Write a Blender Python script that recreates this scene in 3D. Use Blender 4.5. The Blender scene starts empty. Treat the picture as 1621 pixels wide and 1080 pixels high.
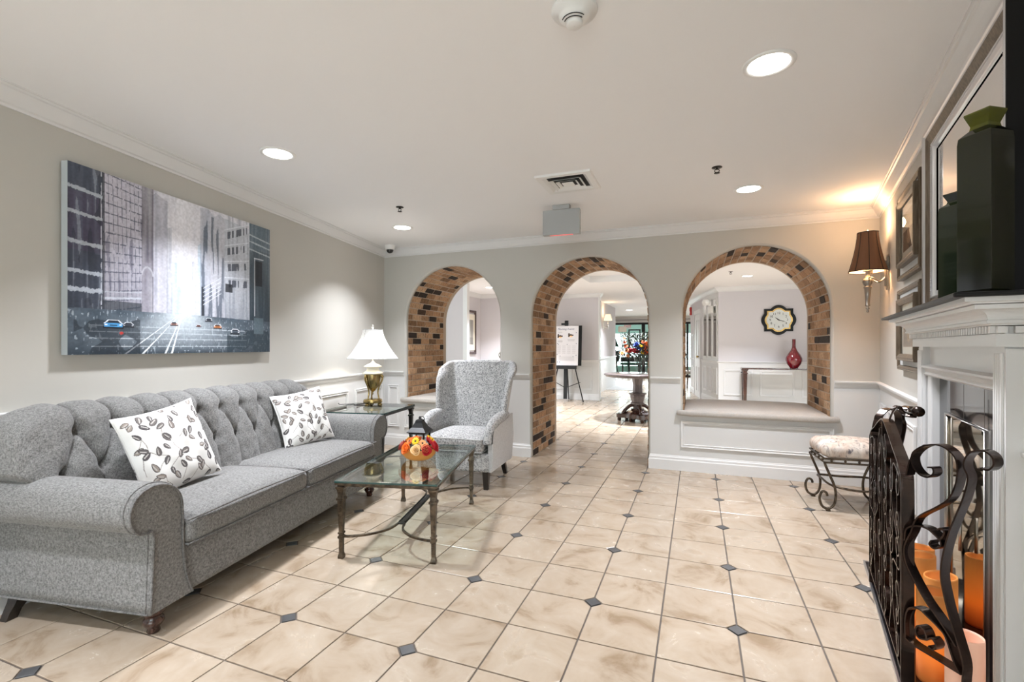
import bpy, bmesh, math, random
import numpy as np
from mathutils import Vector, Matrix, Euler
random.seed(7); rng = np.random.default_rng(7)
PI = math.pi
S = bpy.context.scene
COL = S.collection

# ------------------------------------------------------------------ camera, world, light, exposure
F, Y0, CX, TH, H = 755.1, 548.4, 810.5, 0.3695, 1.25
cam = bpy.data.cameras.new('camera'); cam.sensor_width = 36; cam.lens = F/1621*36
cam.shift_y = (Y0-540)/1621; cam.clip_start = .02; cam.clip_end = 200
co = bpy.data.objects.new('camera', cam); COL.objects.link(co)
co.location = (0, 0, H); co.rotation_euler = (PI/2, 0, TH); S.camera = co
S.view_settings.view_transform = 'Standard'; S.view_settings.look = 'None'
S.view_settings.gamma = 1; S.view_settings.use_curve_mapping = False
S.view_settings.exposure = -0.12
W = bpy.data.worlds.new('daylight'); S.world = W; W.use_nodes = True
bgn = W.node_tree.nodes['Background']; bgn.inputs[0].default_value = (.86, .96, 1, 1); bgn.inputs[1].default_value = 6.0

def area(name, loc, size, power, col=(1, 1, 1), rot=(0, 0, 0), sy=None, disk=False, spread=PI):
    l = bpy.data.lights.new(name, 'AREA'); l.energy = power; l.color = col; l.size = size
    l.shape = 'DISK' if disk else 'RECTANGLE'
    if not disk: l.size_y = sy or size
    l.spread = spread
    o = bpy.data.objects.new(name, l); COL.objects.link(o); o.location = loc; o.rotation_euler = rot
    return o
WARM = (.91, .935, 1)
DOWN_P = 31
# added rear fill light, and daylight through the lobby glass far down the hall
area('rear_fill', (.7, -4.35, 1.45), 4.4, 75, (.90, .95, 1), (-PI/2, 0, PI), 1.9)
area('lobby_daylight', (-.5, 24.3, 1.2), 8.0, 420, (.93, .99, 1), (PI/2, 0, PI), 2.2)

# ------------------------------------------------------------------ materials
def lin(c):
    return tuple(((x/255)/12.92 if x/255 <= .04045 else ((x/255+.055)/1.055)**2.4) for x in c)
def mat(name, col, rough=.6, metal=0, spec=.5, coat=0, emit=None, es=0, trans=0, ior=1.45, sheen=0):
    m = bpy.data.materials.new(name); m.use_nodes = True; b = m.node_tree.nodes['Principled BSDF']
    c = lin(col) if max(col) > 1.01 else col
    b.inputs['Base Color'].default_value = (*c, 1); b.inputs['Roughness'].default_value = rough
    b.inputs['Metallic'].default_value = metal; b.inputs['Specular IOR Level'].default_value = spec
    b.inputs['Coat Weight'].default_value = coat; b.inputs['Transmission Weight'].default_value = trans
    b.inputs['IOR'].default_value = ior; b.inputs['Sheen Weight'].default_value = sheen
    if emit: b.inputs['Emission Color'].default_value = (*emit, 1); b.inputs['Emission Strength'].default_value = es
    return m
class NT:
    def __init__(s, m): s.m = m; s.t = m.node_tree; s.b = s.t.nodes['Principled BSDF']
    def n(s, ty, **k):
        x = s.t.nodes.new(ty)
        for a, v in k.items():
            if a.startswith('i_'):
                key = a[2:].replace('_', ' ')
                x.inputs[int(key) if key.isdigit() else key].default_value = v
            else: setattr(x, a, v)
        return x
    def l(s, a, b): s.t.links.new(a, b)
    def ramp(s, fac, stops, interp='LINEAR'):
        r = s.n('ShaderNodeValToRGB'); r.color_ramp.interpolation = interp; e = r.color_ramp.elements
        while len(e) < len(stops): e.new(.5)
        for q, (p, c) in zip(e, stops): q.position = p; q.color = (*c, 1)
        s.l(fac, r.inputs[0]); return r.outputs[0]
    def coord(s, kind='Object', scale=(1, 1, 1)):
        c = s.n('ShaderNodeTexCoord'); mp = s.n('ShaderNodeMapping'); mp.inputs['Scale'].default_value = scale
        s.l(c.outputs[kind], mp.inputs[0]); return mp.outputs[0]
    def noise(s, v, sc, det=4, rough=.5, dist=0):
        x = s.n('ShaderNodeTexNoise', i_Scale=sc, i_Detail=det, i_Roughness=rough, i_Distortion=dist); s.l(v, x.inputs['Vector']); return x.outputs['Fac']
    def mix(s, f, a, b, mode='MIX'):
        x = s.n('ShaderNodeMix', data_type='RGBA', blend_type=mode)
        for sock, val in ((x.inputs[0], f), (x.inputs[6], a), (x.inputs[7], b)):
            if hasattr(val, 'links'): s.l(val, sock)
            else: sock.default_value = val if isinstance(val, (int, float)) else (*val, 1)
        return x.outputs[2]
    def bump(s, h, st=.2, d=.01):
        x = s.n('ShaderNodeBump', i_Strength=st, i_Distance=d); s.l(h, x.inputs['Height']); s.l(x.outputs[0], s.b.inputs['Normal'])
    def base(s, c): s.l(c, s.b.inputs['Base Color'])

M = {}
M['ceiling'] = mat('ceiling_paint', (.86, .86, .86), .7)
M['trimw'] = mat('trim_paint', (.72, .72, .715), .38)
M['wainscot'] = mat('wainscot_paint', (.66, .66, .65), .45)
def wallm(name, c):
    m = mat(name, c, .75); t = NT(m); v = t.coord('Object'); t.bump(t.noise(v, 260, 2), .05, .002); return m
M['wall'] = wallm('greige_wall_paint', (.53, .515, .475))
M['wallR'] = M['wall']
M['hallwall'] = wallm('mauve_grey_wall_paint', (.60, .575, .59))
M['green'] = mat('sage_green_paint', (.68, .90, .85), .6)
M['black'] = mat('black_metal', (.012, .012, .013), .4, .3)
M['blackpaint'] = mat('satin_black', (.008, .008, .008), .4, spec=.25)
M['grout'] = mat('grout', (.12, .10, .085), .8)
M['mirror'] = mat('mirror_glass', (.92, .92, .92), .02, 1)
M['steel'] = mat('brushed_nickel', (.62, .6, .57), .28, 1)
M['oldnickel'] = mat('aged_nickel', (.30, .28, .25), .32, 1)
M['candlecard'] = mat('candle_sleeve_card', (.5, .42, .33), .7)
M['silver'] = mat('silver_leaf', (.66, .66, .67), .3, 1)
M['white'] = mat('white_plastic', (.8, .8, .78), .4)
M['screw'] = mat('dark_recess', (.02, .02, .02), .7)
M['bulb'] = mat('lamp_lens', (1, 1, 1), .5, emit=(1, .97, .92), es=14)
M['cream'] = mat('cream_ceramic', (.83, .78, .64), .3, coat=.3)
M['marble'] = mat('black_marble', (.012, .012, .014), .06, spec=.8)

# floor tiles
def tilem(name, stops, rough, acc=False):
    m = mat(name, (.7, .6, .5), rough); t = NT(m)
    g = t.n('ShaderNodeNewGeometry'); oi = t.n('ShaderNodeObjectInfo')
    add = t.n('ShaderNodeMath', operation='ADD'); t.l(oi.outputs['Random'], add.inputs[0]); t.l(g.outputs['Random Per Island'], add.inputs[1])
    fr = t.n('ShaderNodeMath', operation='FRACT'); t.l(add.outputs[0], fr.inputs[0])
    cmb = t.n('ShaderNodeCombineXYZ'); t.l(fr.outputs[0], cmb.inputs[0]); t.l(fr.outputs[0], cmb.inputs[1])
    vm = t.n('ShaderNodeVectorMath', operation='MULTIPLY_ADD'); t.l(cmb.outputs[0], vm.inputs[0]); vm.inputs[1].default_value = (40, 23, 0); t.l(g.outputs['Position'], vm.inputs[2])
    a = t.noise(vm.outputs[0], 4.5, 5, .6, .6); c = t.ramp(a, stops)
    b = t.noise(vm.outputs[0], 28, 4, .65); c2 = t.mix(.14, c, t.ramp(b, [(.3, stops[0][1]), (.7, stops[-1][1])]))
    br = t.ramp(fr.outputs[0], [(0, (.93, .93, .93)), (1, (1.0, 1.0, 1.0))])
    t.base(t.mix(1, c2, br, 'MULTIPLY')); t.bump(b, .015, .002)
    t.l(t.ramp(a, [(.3, (rough-.04,)*3), (.7, (rough+.1,)*3)]), t.b.inputs['Roughness'])
    return m
M['tile'] = tilem('cream_travertine_tile', [(.3, lin((142, 122, 100))), (.44, lin((172, 156, 137))), (.62, lin((182, 168, 151))), (.75, lin((156, 137, 114)))], .2)
M['accent'] = tilem('charcoal_accent_tile', [(.3, (.06, .062, .065)), (.7, (.11, .11, .112))], .3)

# brick
def brickm():
    m = mat('tumbled_brick', (.3, .2, .12), .85); t = NT(m)
    oi = t.n('ShaderNodeObjectInfo'); g = t.n('ShaderNodeNewGeometry')
    add = t.n('ShaderNodeMath', operation='ADD'); t.l(oi.outputs['Random'], add.inputs[0]); t.l(g.outputs['Random Per Island'], add.inputs[1])
    fr = t.n('ShaderNodeMath', operation='FRACT'); t.l(add.outputs[0], fr.inputs[0])
    c = t.ramp(fr.outputs[0], [(0, lin((46, 36, 30))), (.11, lin((52, 40, 33))), (.13, lin((136, 108, 82))), (.35, lin((172, 138, 106))), (.6, lin((196, 160, 126))), (.8, lin((208, 178, 148))), (1, lin((160, 126, 94)))])
    gp = t.n('ShaderNodeMapping'); gp.inputs['Scale'].default_value = (14, 48, 14); t.l(g.outputs['Position'], gp.inputs[0])
    st = t.noise(gp.outputs[0], 1.0, 5, .7, 1.6)
    dk = t.ramp(st, [(.36, (.25, .21, .18)), (.50, (.95, .95, .95)), (.7, (1.15, 1.12, 1.08))])
    n2 = t.noise(g.outputs['Position'], 55, 4)
    t.base(t.mix(.45, t.mix(.8, c, dk, 'MULTIPLY'), t.ramp(n2, [(.3, (.16, .13, .10)), (.7, (.62, .55, .47))]), 'SOFT_LIGHT'))
    t.bump(n2, .5, .006); return m
M['brick'] = brickm()
M['mortar'] = mat('mortar', lin((186, 170, 152)), .9)

def fabric(name, c1, c2, sc=420, bump=.25, stretch=(1, 1, 1), sheen=.15):
    m = mat(name, c1, .9, sheen=sheen); t = NT(m); v = t.coord('Object', stretch)
    w1 = t.coord('Object', (sc, sc*.16, sc*.16)); w2 = t.coord('Object', (sc*.16, sc*.16, sc)); w3 = t.coord('Object', (sc*.16, sc, sc*.16))
    a = t.noise(w1, 1, 3); b = t.noise(w2, 1, 3); b2 = t.noise(w3, 1, 3)
    s1 = t.n('ShaderNodeMath', operation='ADD'); t.l(a, s1.inputs[0]); t.l(b, s1.inputs[1])
    s2 = t.n('ShaderNodeMath', operation='ADD'); t.l(s1.outputs[0], s2.inputs[0]); t.l(b2, s2.inputs[1])
    d = t.n('ShaderNodeMath', operation='DIVIDE'); t.l(s2.outputs[0], d.inputs[0]); d.inputs[1].default_value = 3
    t.base(t.ramp(d.outputs[0], [(.41, c1), (.58, c2)])); t.bump(d.outputs[0], bump, .003); return m
M['sofa'] = fabric('grey_tweed', (.090, .089, .086), (.265, .262, .255), 560)
M['piping'] = fabric('grey_piping', (.08, .078, .075), (.20, .195, .19), 420)
M['bench'] = fabric('taupe_linen', (.42, .395, .36), (.50, .47, .435), 420, .12)
def chairfab():
    m = mat('grey_script_weave', (.6, .6, .6), .9); t = NT(m); v = t.coord('Object')
    n0 = t.n('ShaderNodeTexNoise', i_Scale=16.0, i_Detail=2.0); t.l(v, n0.inputs['Vector'])
    vm = t.n('ShaderNodeVectorMath', operation='MULTIPLY_ADD'); t.l(n0.outputs['Color'], vm.inputs[0]); vm.inputs[1].default_value = (.075, .075, .075); t.l(v, vm.inputs[2])
    vo = t.n('ShaderNodeTexVoronoi', i_Scale=34.0); t.l(vm.outputs[0], vo.inputs['Vector'])
    sn = t.n('ShaderNodeMath', operation='MULTIPLY'); t.l(vo.outputs['Distance'], sn.inputs[0]); sn.inputs[1].default_value = 15
    s2 = t.n('ShaderNodeMath', operation='SINE'); t.l(sn.outputs[0], s2.inputs[0])
    fine = t.noise(v, 110, 3, .6)
    ad = t.n('ShaderNodeMath', operation='MULTIPLY_ADD'); t.l(s2.outputs[0], ad.inputs[0]); ad.inputs[1].default_value = .17; t.l(fine, ad.inputs[2])
    t.base(t.ramp(ad.outputs[0], [(.30, (.20, .20, .205)), (.45, (.36, .36, .36)), (.62, (.54, .54, .535))])); t.bump(fine, .2, .003); return m
M['chairfab'] = chairfab()
M['chairplain'] = fabric('light_grey_linen', (.46, .46, .46), (.58, .58, .575), 420, .12)
def stoolfab():
    m = mat('brushstroke_print', (.6, .5, .45), .85); t = NT(m); v = t.coord('Object', (26, 26, 9))
    a = t.noise(v, 1, 5, .65, 1.0); v2 = t.coord('Object', (9, 9, 5)); b = t.noise(v2, 1, 3, .5, .5)
    c = t.ramp(b, [(.35, (.62, .56, .5)), (.55, (.52, .42, .35)), (.7, (.66, .62, .58))])
    t.base(t.mix(1, c, t.ramp(a, [(.33, (.2, .2, .25)), (.43, (.85, .84, .83)), (.6, (1.1, 1.1, 1.1))]), 'MULTIPLY')); return m
M['stoolfab'] = stoolfab()
def woodm(name, c1, c2, rough=.3, sc=(3, 3, 40), coat=.2, metal=0):
    m = mat(name, c1, rough, metal, coat=coat); t = NT(m); a = t.noise(t.coord('Object', sc), 1.5, 5, .6, .6)
    t.base(t.ramp(a, [(.35, c1), (.65, c2)])); return m
M['darkwood'] = woodm('mahogany', (.025, .010, .007), (.065, .025, .016), .22, (40, 40, 4), .5)
M['whiteshade'] = mat('white_silk_shade', (.86, .86, .85), .8, emit=(1, .98, .95), es=.35)
M['whitelining'] = mat('lit_white_lining', (.9, .9, .88), .8, emit=(1, .97, .92), es=.6)
M['greyseam'] = mat('grey_trim', (.42, .42, .43), .8)
M['creamglaze'] = M['cream']
M['blackwood'] = woodm('ebonised_wood', (.010, .008, .007), (.025, .018, .014), .35, (40, 40, 4), .2)
M['greywood'] = woodm('weathered_walnut', (.075, .058, .058), (.14, .115, .115), .3, (30, 30, 4), .4)
M['bronze'] = woodm('bronzed_iron', (.045, .036, .028), (.15, .115, .08), .34, (18, 18, 18), 0, .85)
M['bronzeblack'] = woodm('dark_patina_iron', (.018, .017, .016), (.05, .045, .04), .36, (18, 18, 18), 0, .7)
M['screen'] = woodm('oil_rubbed_bronze', (.022, .015, .012), (.055, .032, .024), .24, (10, 10, 10), .2, .75)
M['frame'] = woodm('antique_bronze_wood', (.10, .075, .05), (.20, .155, .11), .4, (60, 60, 6), .1, .3)
M['brass'] = woodm('antique_brass', (.30, .22, .09), (.50, .38, .17), .25, (12, 12, 3), 0, 1)
M['matboard'] = mat('pale_blue_grey_mat', (.55, .57, .58), .6)
def glass(name, tint, gl=.0, edge=(.5, .8, .75), base=.0):
    m = bpy.data.materials.new(name); m.use_nodes = True; t = m.node_tree; t.nodes.clear()
    o = t.nodes.new('ShaderNodeOutputMaterial'); tr = t.nodes.new('ShaderNodeBsdfTransparent'); g = t.nodes.new('ShaderNodeBsdfGlossy')
    g.inputs['Roughness'].default_value = .01; tr.inputs[0].default_value = (*tint, 1)
    lw = t.nodes.new('ShaderNodeFresnel'); lw.inputs[0].default_value = 1.5
    mp = t.nodes.new('ShaderNodeMath'); mp.operation = 'MULTIPLY_ADD'; mp.inputs[1].default_value = 1.25; mp.inputs[2].default_value = base; mp.use_clamp = True
    mx = t.nodes.new('ShaderNodeMixShader'); t.links.new(lw.outputs[0], mp.inputs[0])
    gg = t.nodes.new('ShaderNodeNewGeometry'); iv = t.nodes.new('ShaderNodeMath'); iv.operation = 'SUBTRACT'; iv.inputs[0].default_value = 1; t.links.new(gg.outputs['Backfacing'], iv.inputs[1])
    mu = t.nodes.new('ShaderNodeMath'); mu.operation = 'MULTIPLY'; t.links.new(mp.outputs[0], mu.inputs[0]); t.links.new(iv.outputs[0], mu.inputs[1]); t.links.new(mu.outputs[0], mx.inputs[0])
    t.links.new(tr.outputs[0], mx.inputs[1]); t.links.new(g.outputs[0], mx.inputs[2]); t.links.new(mx.outputs[0], o.inputs[0]); return m
M['glass'] = glass('clear_glass', (.95, .98, .97))
M['tglass'] = glass('table_glass', (.86, .93, .91), base=.03)
M['gedge'] = mat('green_glass_edge', (.02, .07, .065), .08, spec=.8)
M['greenglass'] = mat('dark_olive_glass', (.010, .013, .002), .05, spec=.7, trans=.35, ior=1.48)
M['oliveglass'] = mat('olive_glass', (.20, .21, .01), .05, spec=.7, trans=.6, ior=1.48)
M['darkglass'] = mat('smoked_bottle_glass', (.004, .006, .002), .05, spec=.8, trans=0)
M['fireglass'] = mat('smoked_mirror_glass', (.42, .37, .28), .03, 1)
M['ruby'] = mat('ruby_glaze', (.13, .004, .010), .06, coat=1)
def attrm(name, rough=.6, bump=None):
    m = mat(name, (1, 1, 1), rough); t = NT(m); a = t.n('ShaderNodeAttribute', attribute_name='Col'); t.base(a.outputs['Color'])
    if bump: t.bump(t.noise(t.coord('Object'), bump, 4), .25, .004)
    return m
M['canvas'] = attrm('painted_canvas', .45, 120); M['print'] = attrm('printed_paper', .5); M['leafprint'] = attrm('leaf_print_cotton', .85, 300)

# ------------------------------------------------------------------ mesh building
def rotz(a): return Matrix.Rotation(a, 4, 'Z')
class B:
    def __init__(s): s.v = []; s.f = []; s.sm = []
    def add(s, vs, fs, smooth=False, mx=None):
        o = len(s.v)
        s.v += [tuple(mx @ Vector(p)) for p in vs] if mx is not None else [tuple(p) for p in vs]
        s.f += [tuple(i+o for i in f) for f in fs]; s.sm += [smooth]*len(fs); return s
    def box(s, c, d, mx=None, bev=0):
        x, y, z = d[0]/2, d[1]/2, d[2]/2
        if bev > 0:
            b = min(bev, x*.9, y*.9, z*.9); bm = bmesh.new(); bmesh.ops.create_cube(bm, size=1)
            for v in bm.verts: v.co = Vector((v.co.x*2*x+c[0], v.co.y*2*y+c[1], v.co.z*2*z+c[2]))
            bmesh.ops.bevel(bm, geom=bm.edges[:], offset=b, segments=2, affect='EDGES', profile=.5)
            s.bm(bm, mx); return s
        vs = [(c[0]+i*x, c[1]+j*y, c[2]+k*z) for i in (-1, 1) for j in (-1, 1) for k in (-1, 1)]
        return s.add(vs, [(0, 1, 3, 2), (4, 6, 7, 5), (0, 4, 5, 1), (2, 3, 7, 6), (0, 2, 6, 4), (1, 5, 7, 3)], False, mx)
    def bm(s, bm, mx=None, smooth=False):
        bm.verts.index_update(); s.add([v.co.copy() for v in bm.verts], [[v.index for v in f.verts] for f in bm.faces], smooth, mx); bm.free(); return s
    def lathe(s, prof, n=24, c=(0, 0, 0), smooth=True, ph=0, mx=None, cap=True, wob=None):
        vs = []; fs = []
        for r, z in prof:
            for i in range(n):
                a = ph+2*PI*i/n; k = wob(a, z) if wob else 1
                vs.append((c[0]+r*k*math.cos(a), c[1]+r*k*math.sin(a), c[2]+z))
        m = len(prof)
        for j in range(m-1):
            for i in range(n): fs.append((j*n+i, j*n+(i+1) % n, (j+1)*n+(i+1) % n, (j+1)*n+i))
        if cap:
            fs.append(tuple(range(n))[::-1]); fs.append(tuple((m-1)*n+i for i in range(n)))
        return s.add(vs, fs, smooth, mx)
    def tube(s, pts, r, n=8, closed=False, smooth=True, mx=None, sec=None, up=None):
        P = [Vector(p) for p in pts]; L = len(P)
        if not hasattr(r, '__len__'): r = [r]*L
        vs = []; fs = []; prev = None
        for i in range(L):
            t = (P[(i+1) % L]-P[i-1]) if closed else (P[min(i+1, L-1)]-P[max(i-1, 0)])
            if t.length < 1e-9: t = Vector((0, 0, 1))
            t.normalize()
            if up is not None: u = Vector(up); u = (u-t*u.dot(t)); 
            elif prev is None: u = Vector((0, 0, 1)) if abs(t.z) < .9 else Vector((1, 0, 0)); u = u-t*u.dot(t)
            else: u = prev-t*prev.dot(t)
            if u.length < 1e-6: u = t.orthogonal()
            u.normalize(); prev = u; w = t.cross(u)
            if sec:
                for a, b in sec: vs.append(P[i]+u*a*(r[i])+w*b*(r[i]))
            else:
                for k in range(n):
                    a = 2*PI*k/n; vs.append(P[i]+(u*math.cos(a)+w*math.sin(a))*r[i])
        n = len(sec) if sec else n
        for i in range(L if closed else L-1):
            j = (i+1) % L
            for k in range(n): fs.append((i*n+k, i*n+(k+1) % n, j*n+(k+1) % n, j*n+k))
        if not closed: fs.append(tuple(range(n))[::-1]); fs.append(tuple((L-1)*n+k for k in range(n)))
        return s.add(vs, fs, smooth, mx)
    def ribbon(s, pts, w, t, up, closed=False, mx=None):   # flat bar: w along 'up', t in the curve's plane
        return s.tube(pts, 1, sec=[(w/2, t/2), (-w/2, t/2), (-w/2, -t/2), (w/2, -t/2)], up=up, closed=closed, smooth=False, mx=mx)
    def prism(s, poly, a, b, fn, mx=None, smooth=False):     # poly of 2D points, fn(p, q, h) -> xyz
        n = len(poly); vs = [fn(p, q, a) for p, q in poly]+[fn(p, q, b) for p, q in poly]
        s.add(vs, [tuple(range(n))[::-1], tuple(range(n, 2*n))], False, mx)
        s.add(vs, [(i, (i+1) % n, n+(i+1) % n, n+i) for i in range(n)], smooth, mx); return s
    def grid(s, nu, nv, fn, smooth=True, mx=None, cu=False, cv=False):
        vs = [fn(i/(nu if cu else nu-1), j/(nv if cv else nv-1)) for i in range(nu) for j in range(nv)]
        fs = []
        for i in range(nu if cu else nu-1):
            for j in range(nv if cv else nv-1):
                a = i*nv+j; b = ((i+1) % nu)*nv+j; c = ((i+1) % nu)*nv+(j+1) % nv; d = i*nv+(j+1) % nv; fs.append((a, b, c, d))
        return s.add(vs, fs, smooth, mx)
    def ball(s, c, r, n=10, m=6, mx=None, sq=(1, 1, 1)):
        return s.lathe([(max(1e-4, math.cos(PI*(j/m-.5)))*r, math.sin(PI*(j/m-.5))*r) for j in range(m+1)], n, (0, 0, 0), mx=(mx or Matrix())@Matrix.Translation(c)@Matrix.Diagonal((*sq, 1)), cap=False)
    def rbox(s, c, d, r, n=7, crown=0, mx=None, bot=0):  # rounded, crowned cushion
        ax = np.linspace(-1, 1, n); ax = np.sign(ax)*(abs(ax)**.75); vs = {}; V = []; Fc = []
        hd = np.array(d)/2
        def vid(p):
            k = tuple(np.round(p, 5))
            if k not in vs:
                q = np.array(p)*hd; inner = np.clip(q, -(hd-r), hd-r); e = q-inner; L = np.linalg.norm(e)
                if L > 1e-9: q = inner+e/L*r
                f = (1-p[0]**2)*(1-p[1]**2)
                if p[2] > 0: q = q+np.array([0, 0, crown*max(0, f)**.6])*p[2]
                if p[2] < 0 and bot: q = q+np.array([0, 0, bot*max(0, f)**.6])*p[2]
                vs[k] = len(V); V.append(tuple(q+np.array(c)))
            return vs[k]
        for a in range(3):
            for sg in (-1, 1):
                b, e = (a+1) % 3, (a+2) % 3
                for i in range(n-1):
                    for j in range(n-1):
                        qd = []
                        for (x, y) in ((i, j), (i+1, j), (i+1, j+1), (i, j+1)):
                            p = [0, 0, 0]; p[a] = sg; p[b] = ax[x]; p[e] = ax[y]; qd.append(vid(p))
                        Fc.append(tuple(qd if sg > 0 else qd[::-1]))
        return s.add(V, Fc, True, mx)
    def build(s, name, m, parent=None, sub=0, bev=0, loc=None, rot=None, col=None, autos=None):
        me = bpy.data.meshes.new(name); me.from_pydata(s.v, [], s.f); me.validate()
        if len(me.polygons) == len(s.sm): me.polygons.foreach_set('use_smooth', s.sm)
        if m: me.materials.append(M[m] if isinstance(m, str) else m)
        o = bpy.data.objects.new(name, me); COL.objects.link(o)
        if parent: o.parent = parent
        if loc is not None: o.location = loc
        if rot is not None: o.rotation_euler = rot
        if bev:
            q = o.modifiers.new('b', 'BEVEL'); q.width = bev; q.segments = 2; q.limit_method = 'ANGLE'
        if sub:
            q = o.modifiers.new('s', 'SUBSURF'); q.levels = q.render_levels = sub
        return o
def thing(name, label, cat, loc=(0, 0, 0), rz=0, group=None):
    o = bpy.data.objects.new(name, None); COL.objects.link(o); o.location = loc; o.rotation_euler = (0, 0, rz); o.empty_display_size = .1
    o['label'] = label; o['category'] = cat
    if group: o['group'] = group
    return o
def tag(o, label, cat, group=None, kind=None):
    o['label'] = label; o['category'] = cat
    if group: o['group'] = group
    if kind: o['kind'] = kind
    return o
def struct(o): o['kind'] = 'structure'; return o
def part_label(o, l): o['label'] = l; return o
def copytree(o, parent=None):
    c = o.copy(); COL.objects.link(c); c.parent = parent
    for ch in list(o.children): copytree(ch, c)
    return c
def smoothpts(pts, k=6, closed=False):
    P = [Vector(p) for p in pts]; n = len(P); out = []
    for i in range(n if closed else n-1):
        p0 = P[(i-1) % n] if closed or i > 0 else P[0]; p1 = P[i]; p2 = P[(i+1) % n]; p3 = P[(i+2) % n] if closed or i+2 < n else P[-1]
        for j in range(k):
            t = j/k; out.append(.5*((2*p1)+(p2-p0)*t+(2*p0-5*p1+4*p2-p3)*t*t+(3*p1-p0-3*p2+p3)*t**3))
    if not closed: out.append(P[-1])
    return out
def textobj(body, size, name, m, parent, mx, ext=.001, align='CENTER', shear=0):
    c = bpy.data.curves.new('t', 'FONT'); c.body = body; c.size = size; c.extrude = ext; c.align_x = align; c.align_y = 'CENTER'; c.shear = shear; c.resolution_u = 3
    t = bpy.data.objects.new('t', c); COL.objects.link(t); dg = bpy.context.evaluated_depsgraph_get()
    me = bpy.data.meshes.new_from_object(t.evaluated_get(dg)); COL.objects.unlink(t); bpy.data.objects.remove(t)
    me.name = name; me.materials.clear(); me.materials.append(M[m] if isinstance(m, str) else m); me.transform(mx)
    o = bpy.data.objects.new(name, me); COL.objects.link(o); o.parent = parent; return o
def painted(name, m, parent, img, fn):      # grid mesh with one colour per vertex: flat art or print; img rows bottom to top (h, w, 3) linear
    h, w, _ = img.shape
    U, V = np.meshgrid(np.linspace(0, 1, w), np.linspace(0, 1, h))
    P = fn(U.ravel(), V.ravel()); P = np.asarray(P, float)
    idx = np.arange(h*w).reshape(h, w); q = np.stack([idx[:-1, :-1], idx[:-1, 1:], idx[1:, 1:], idx[1:, :-1]], -1).reshape(-1, 4)
    me = bpy.data.meshes.new(name); me.vertices.add(h*w); me.vertices.foreach_set('co', P.ravel())
    me.loops.add(q.size); me.loops.foreach_set('vertex_index', q.ravel()); me.polygons.add(len(q))
    me.polygons.foreach_set('loop_start', np.arange(0, q.size, 4)); me.polygons.foreach_set('use_smooth', np.ones(len(q), bool)); me.update(); me.validate()
    a = me.color_attributes.new('Col', 'FLOAT_COLOR', 'POINT'); a.data.foreach_set('color', np.concatenate([np.clip(img, 0, 1).reshape(-1, 3), np.ones((h*w, 1))], 1).ravel())
    me.materials.append(M[m]); o = bpy.data.objects.new(name, me); COL.objects.link(o); o.parent = parent; return o
def L3(c): return np.array(lin(c))
def floor_at(x, y, z=0):
    u = (x-CX)/F; v = (Y0-y)/F; c, s = math.cos(TH), math.sin(TH); t = (z-H)/v; return (t*(u*c-s), t*(u*s+c))
def toward(x, depth):
    u = (x-CX)/F*depth; c, s = math.cos(TH), math.sin(TH); return (u*c-depth*s, u*s+depth*c)
def project(X, Y, Z):
    c, s = math.cos(TH), math.sin(TH); xc = X*c+Y*s; zc = -X*s+Y*c
    return (CX+F*xc/zc, Y0-F*(Z-H)/zc, zc) if zc > .05 else (9e9, 9e9, zc)

# ------------------------------------------------------------------ plan of the rooms
CH = 2.475                                  # ceiling height
YA, YB = 5.09, 6.13                         # the thick arched wall
LC, RC = (-3.72, YA), (1.506, YA)
TA = math.tan(math.radians(10))
TB = math.tan(math.radians(10.1))
LW = lambda y: (LC[0]+TA*(YA-y), y)         # a point of the left wall's face
RW = lambda y: (RC[0]-TB*(YA-y), y)
RN = (.9845, -.1754); RS = (.1754, .9845); RD = .589  # right wall: normal, direction, distance
def rw(s, D, z=0): return Vector((RS[0]*s+RN[0]*D, RS[1]*s+RN[1]*D, z))
RMX = Matrix(((RS[0], RN[0], 0, 0), (RS[1], RN[1], 0, 0), (0, 0, 1, 0), (0, 0, 0, 1)))   # local (s, D, z) -> world

# floor: grout bed plus tiles
fl = struct(B().add([(-7, -4.6, -.006), (5, -4.6, -.006), (5, 24, -.006), (-7, 24, -.006)], [(0, 1, 2, 3)]).build('floor', 'grout'))
P0x, P0y, T2 = -1.1137, 1.679, .6404; T = T2/2
g, cut = .0035, .043
def tilepoly(q):     # tile q: which corner is cut; local coords centred
    a = T/2-g; c = cut; base = [(a, a-c), (a-c, a), (-a, a), (-a, -a), (a, -a)]
    return [(x*math.cos(q*PI/2)-y*math.sin(q*PI/2), x*math.sin(q*PI/2)+y*math.cos(q*PI/2)) for x, y in base]
def slab(b, poly, cx=0, cy=0, z=0, e=.0022, h=.006):
    n = len(poly); mx, my = cx, cy
    top = [(cx+x*(1-e/T*2), cy+y*(1-e/T*2), z) for x, y in poly]; mid = [(cx+x, cy+y, z-.0015) for x, y in poly]; bot = [(cx+x, cy+y, z-h) for x, y in poly]
    b.add(top+mid+bot, [tuple(range(n))]+[(n+i, n+(i+1) % n, (i+1) % n, i) for i in range(n)]+[(2*n+i, 2*n+(i+1) % n, n+(i+1) % n, n+i) for i in range(n)])
cells = []; dia = []
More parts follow.
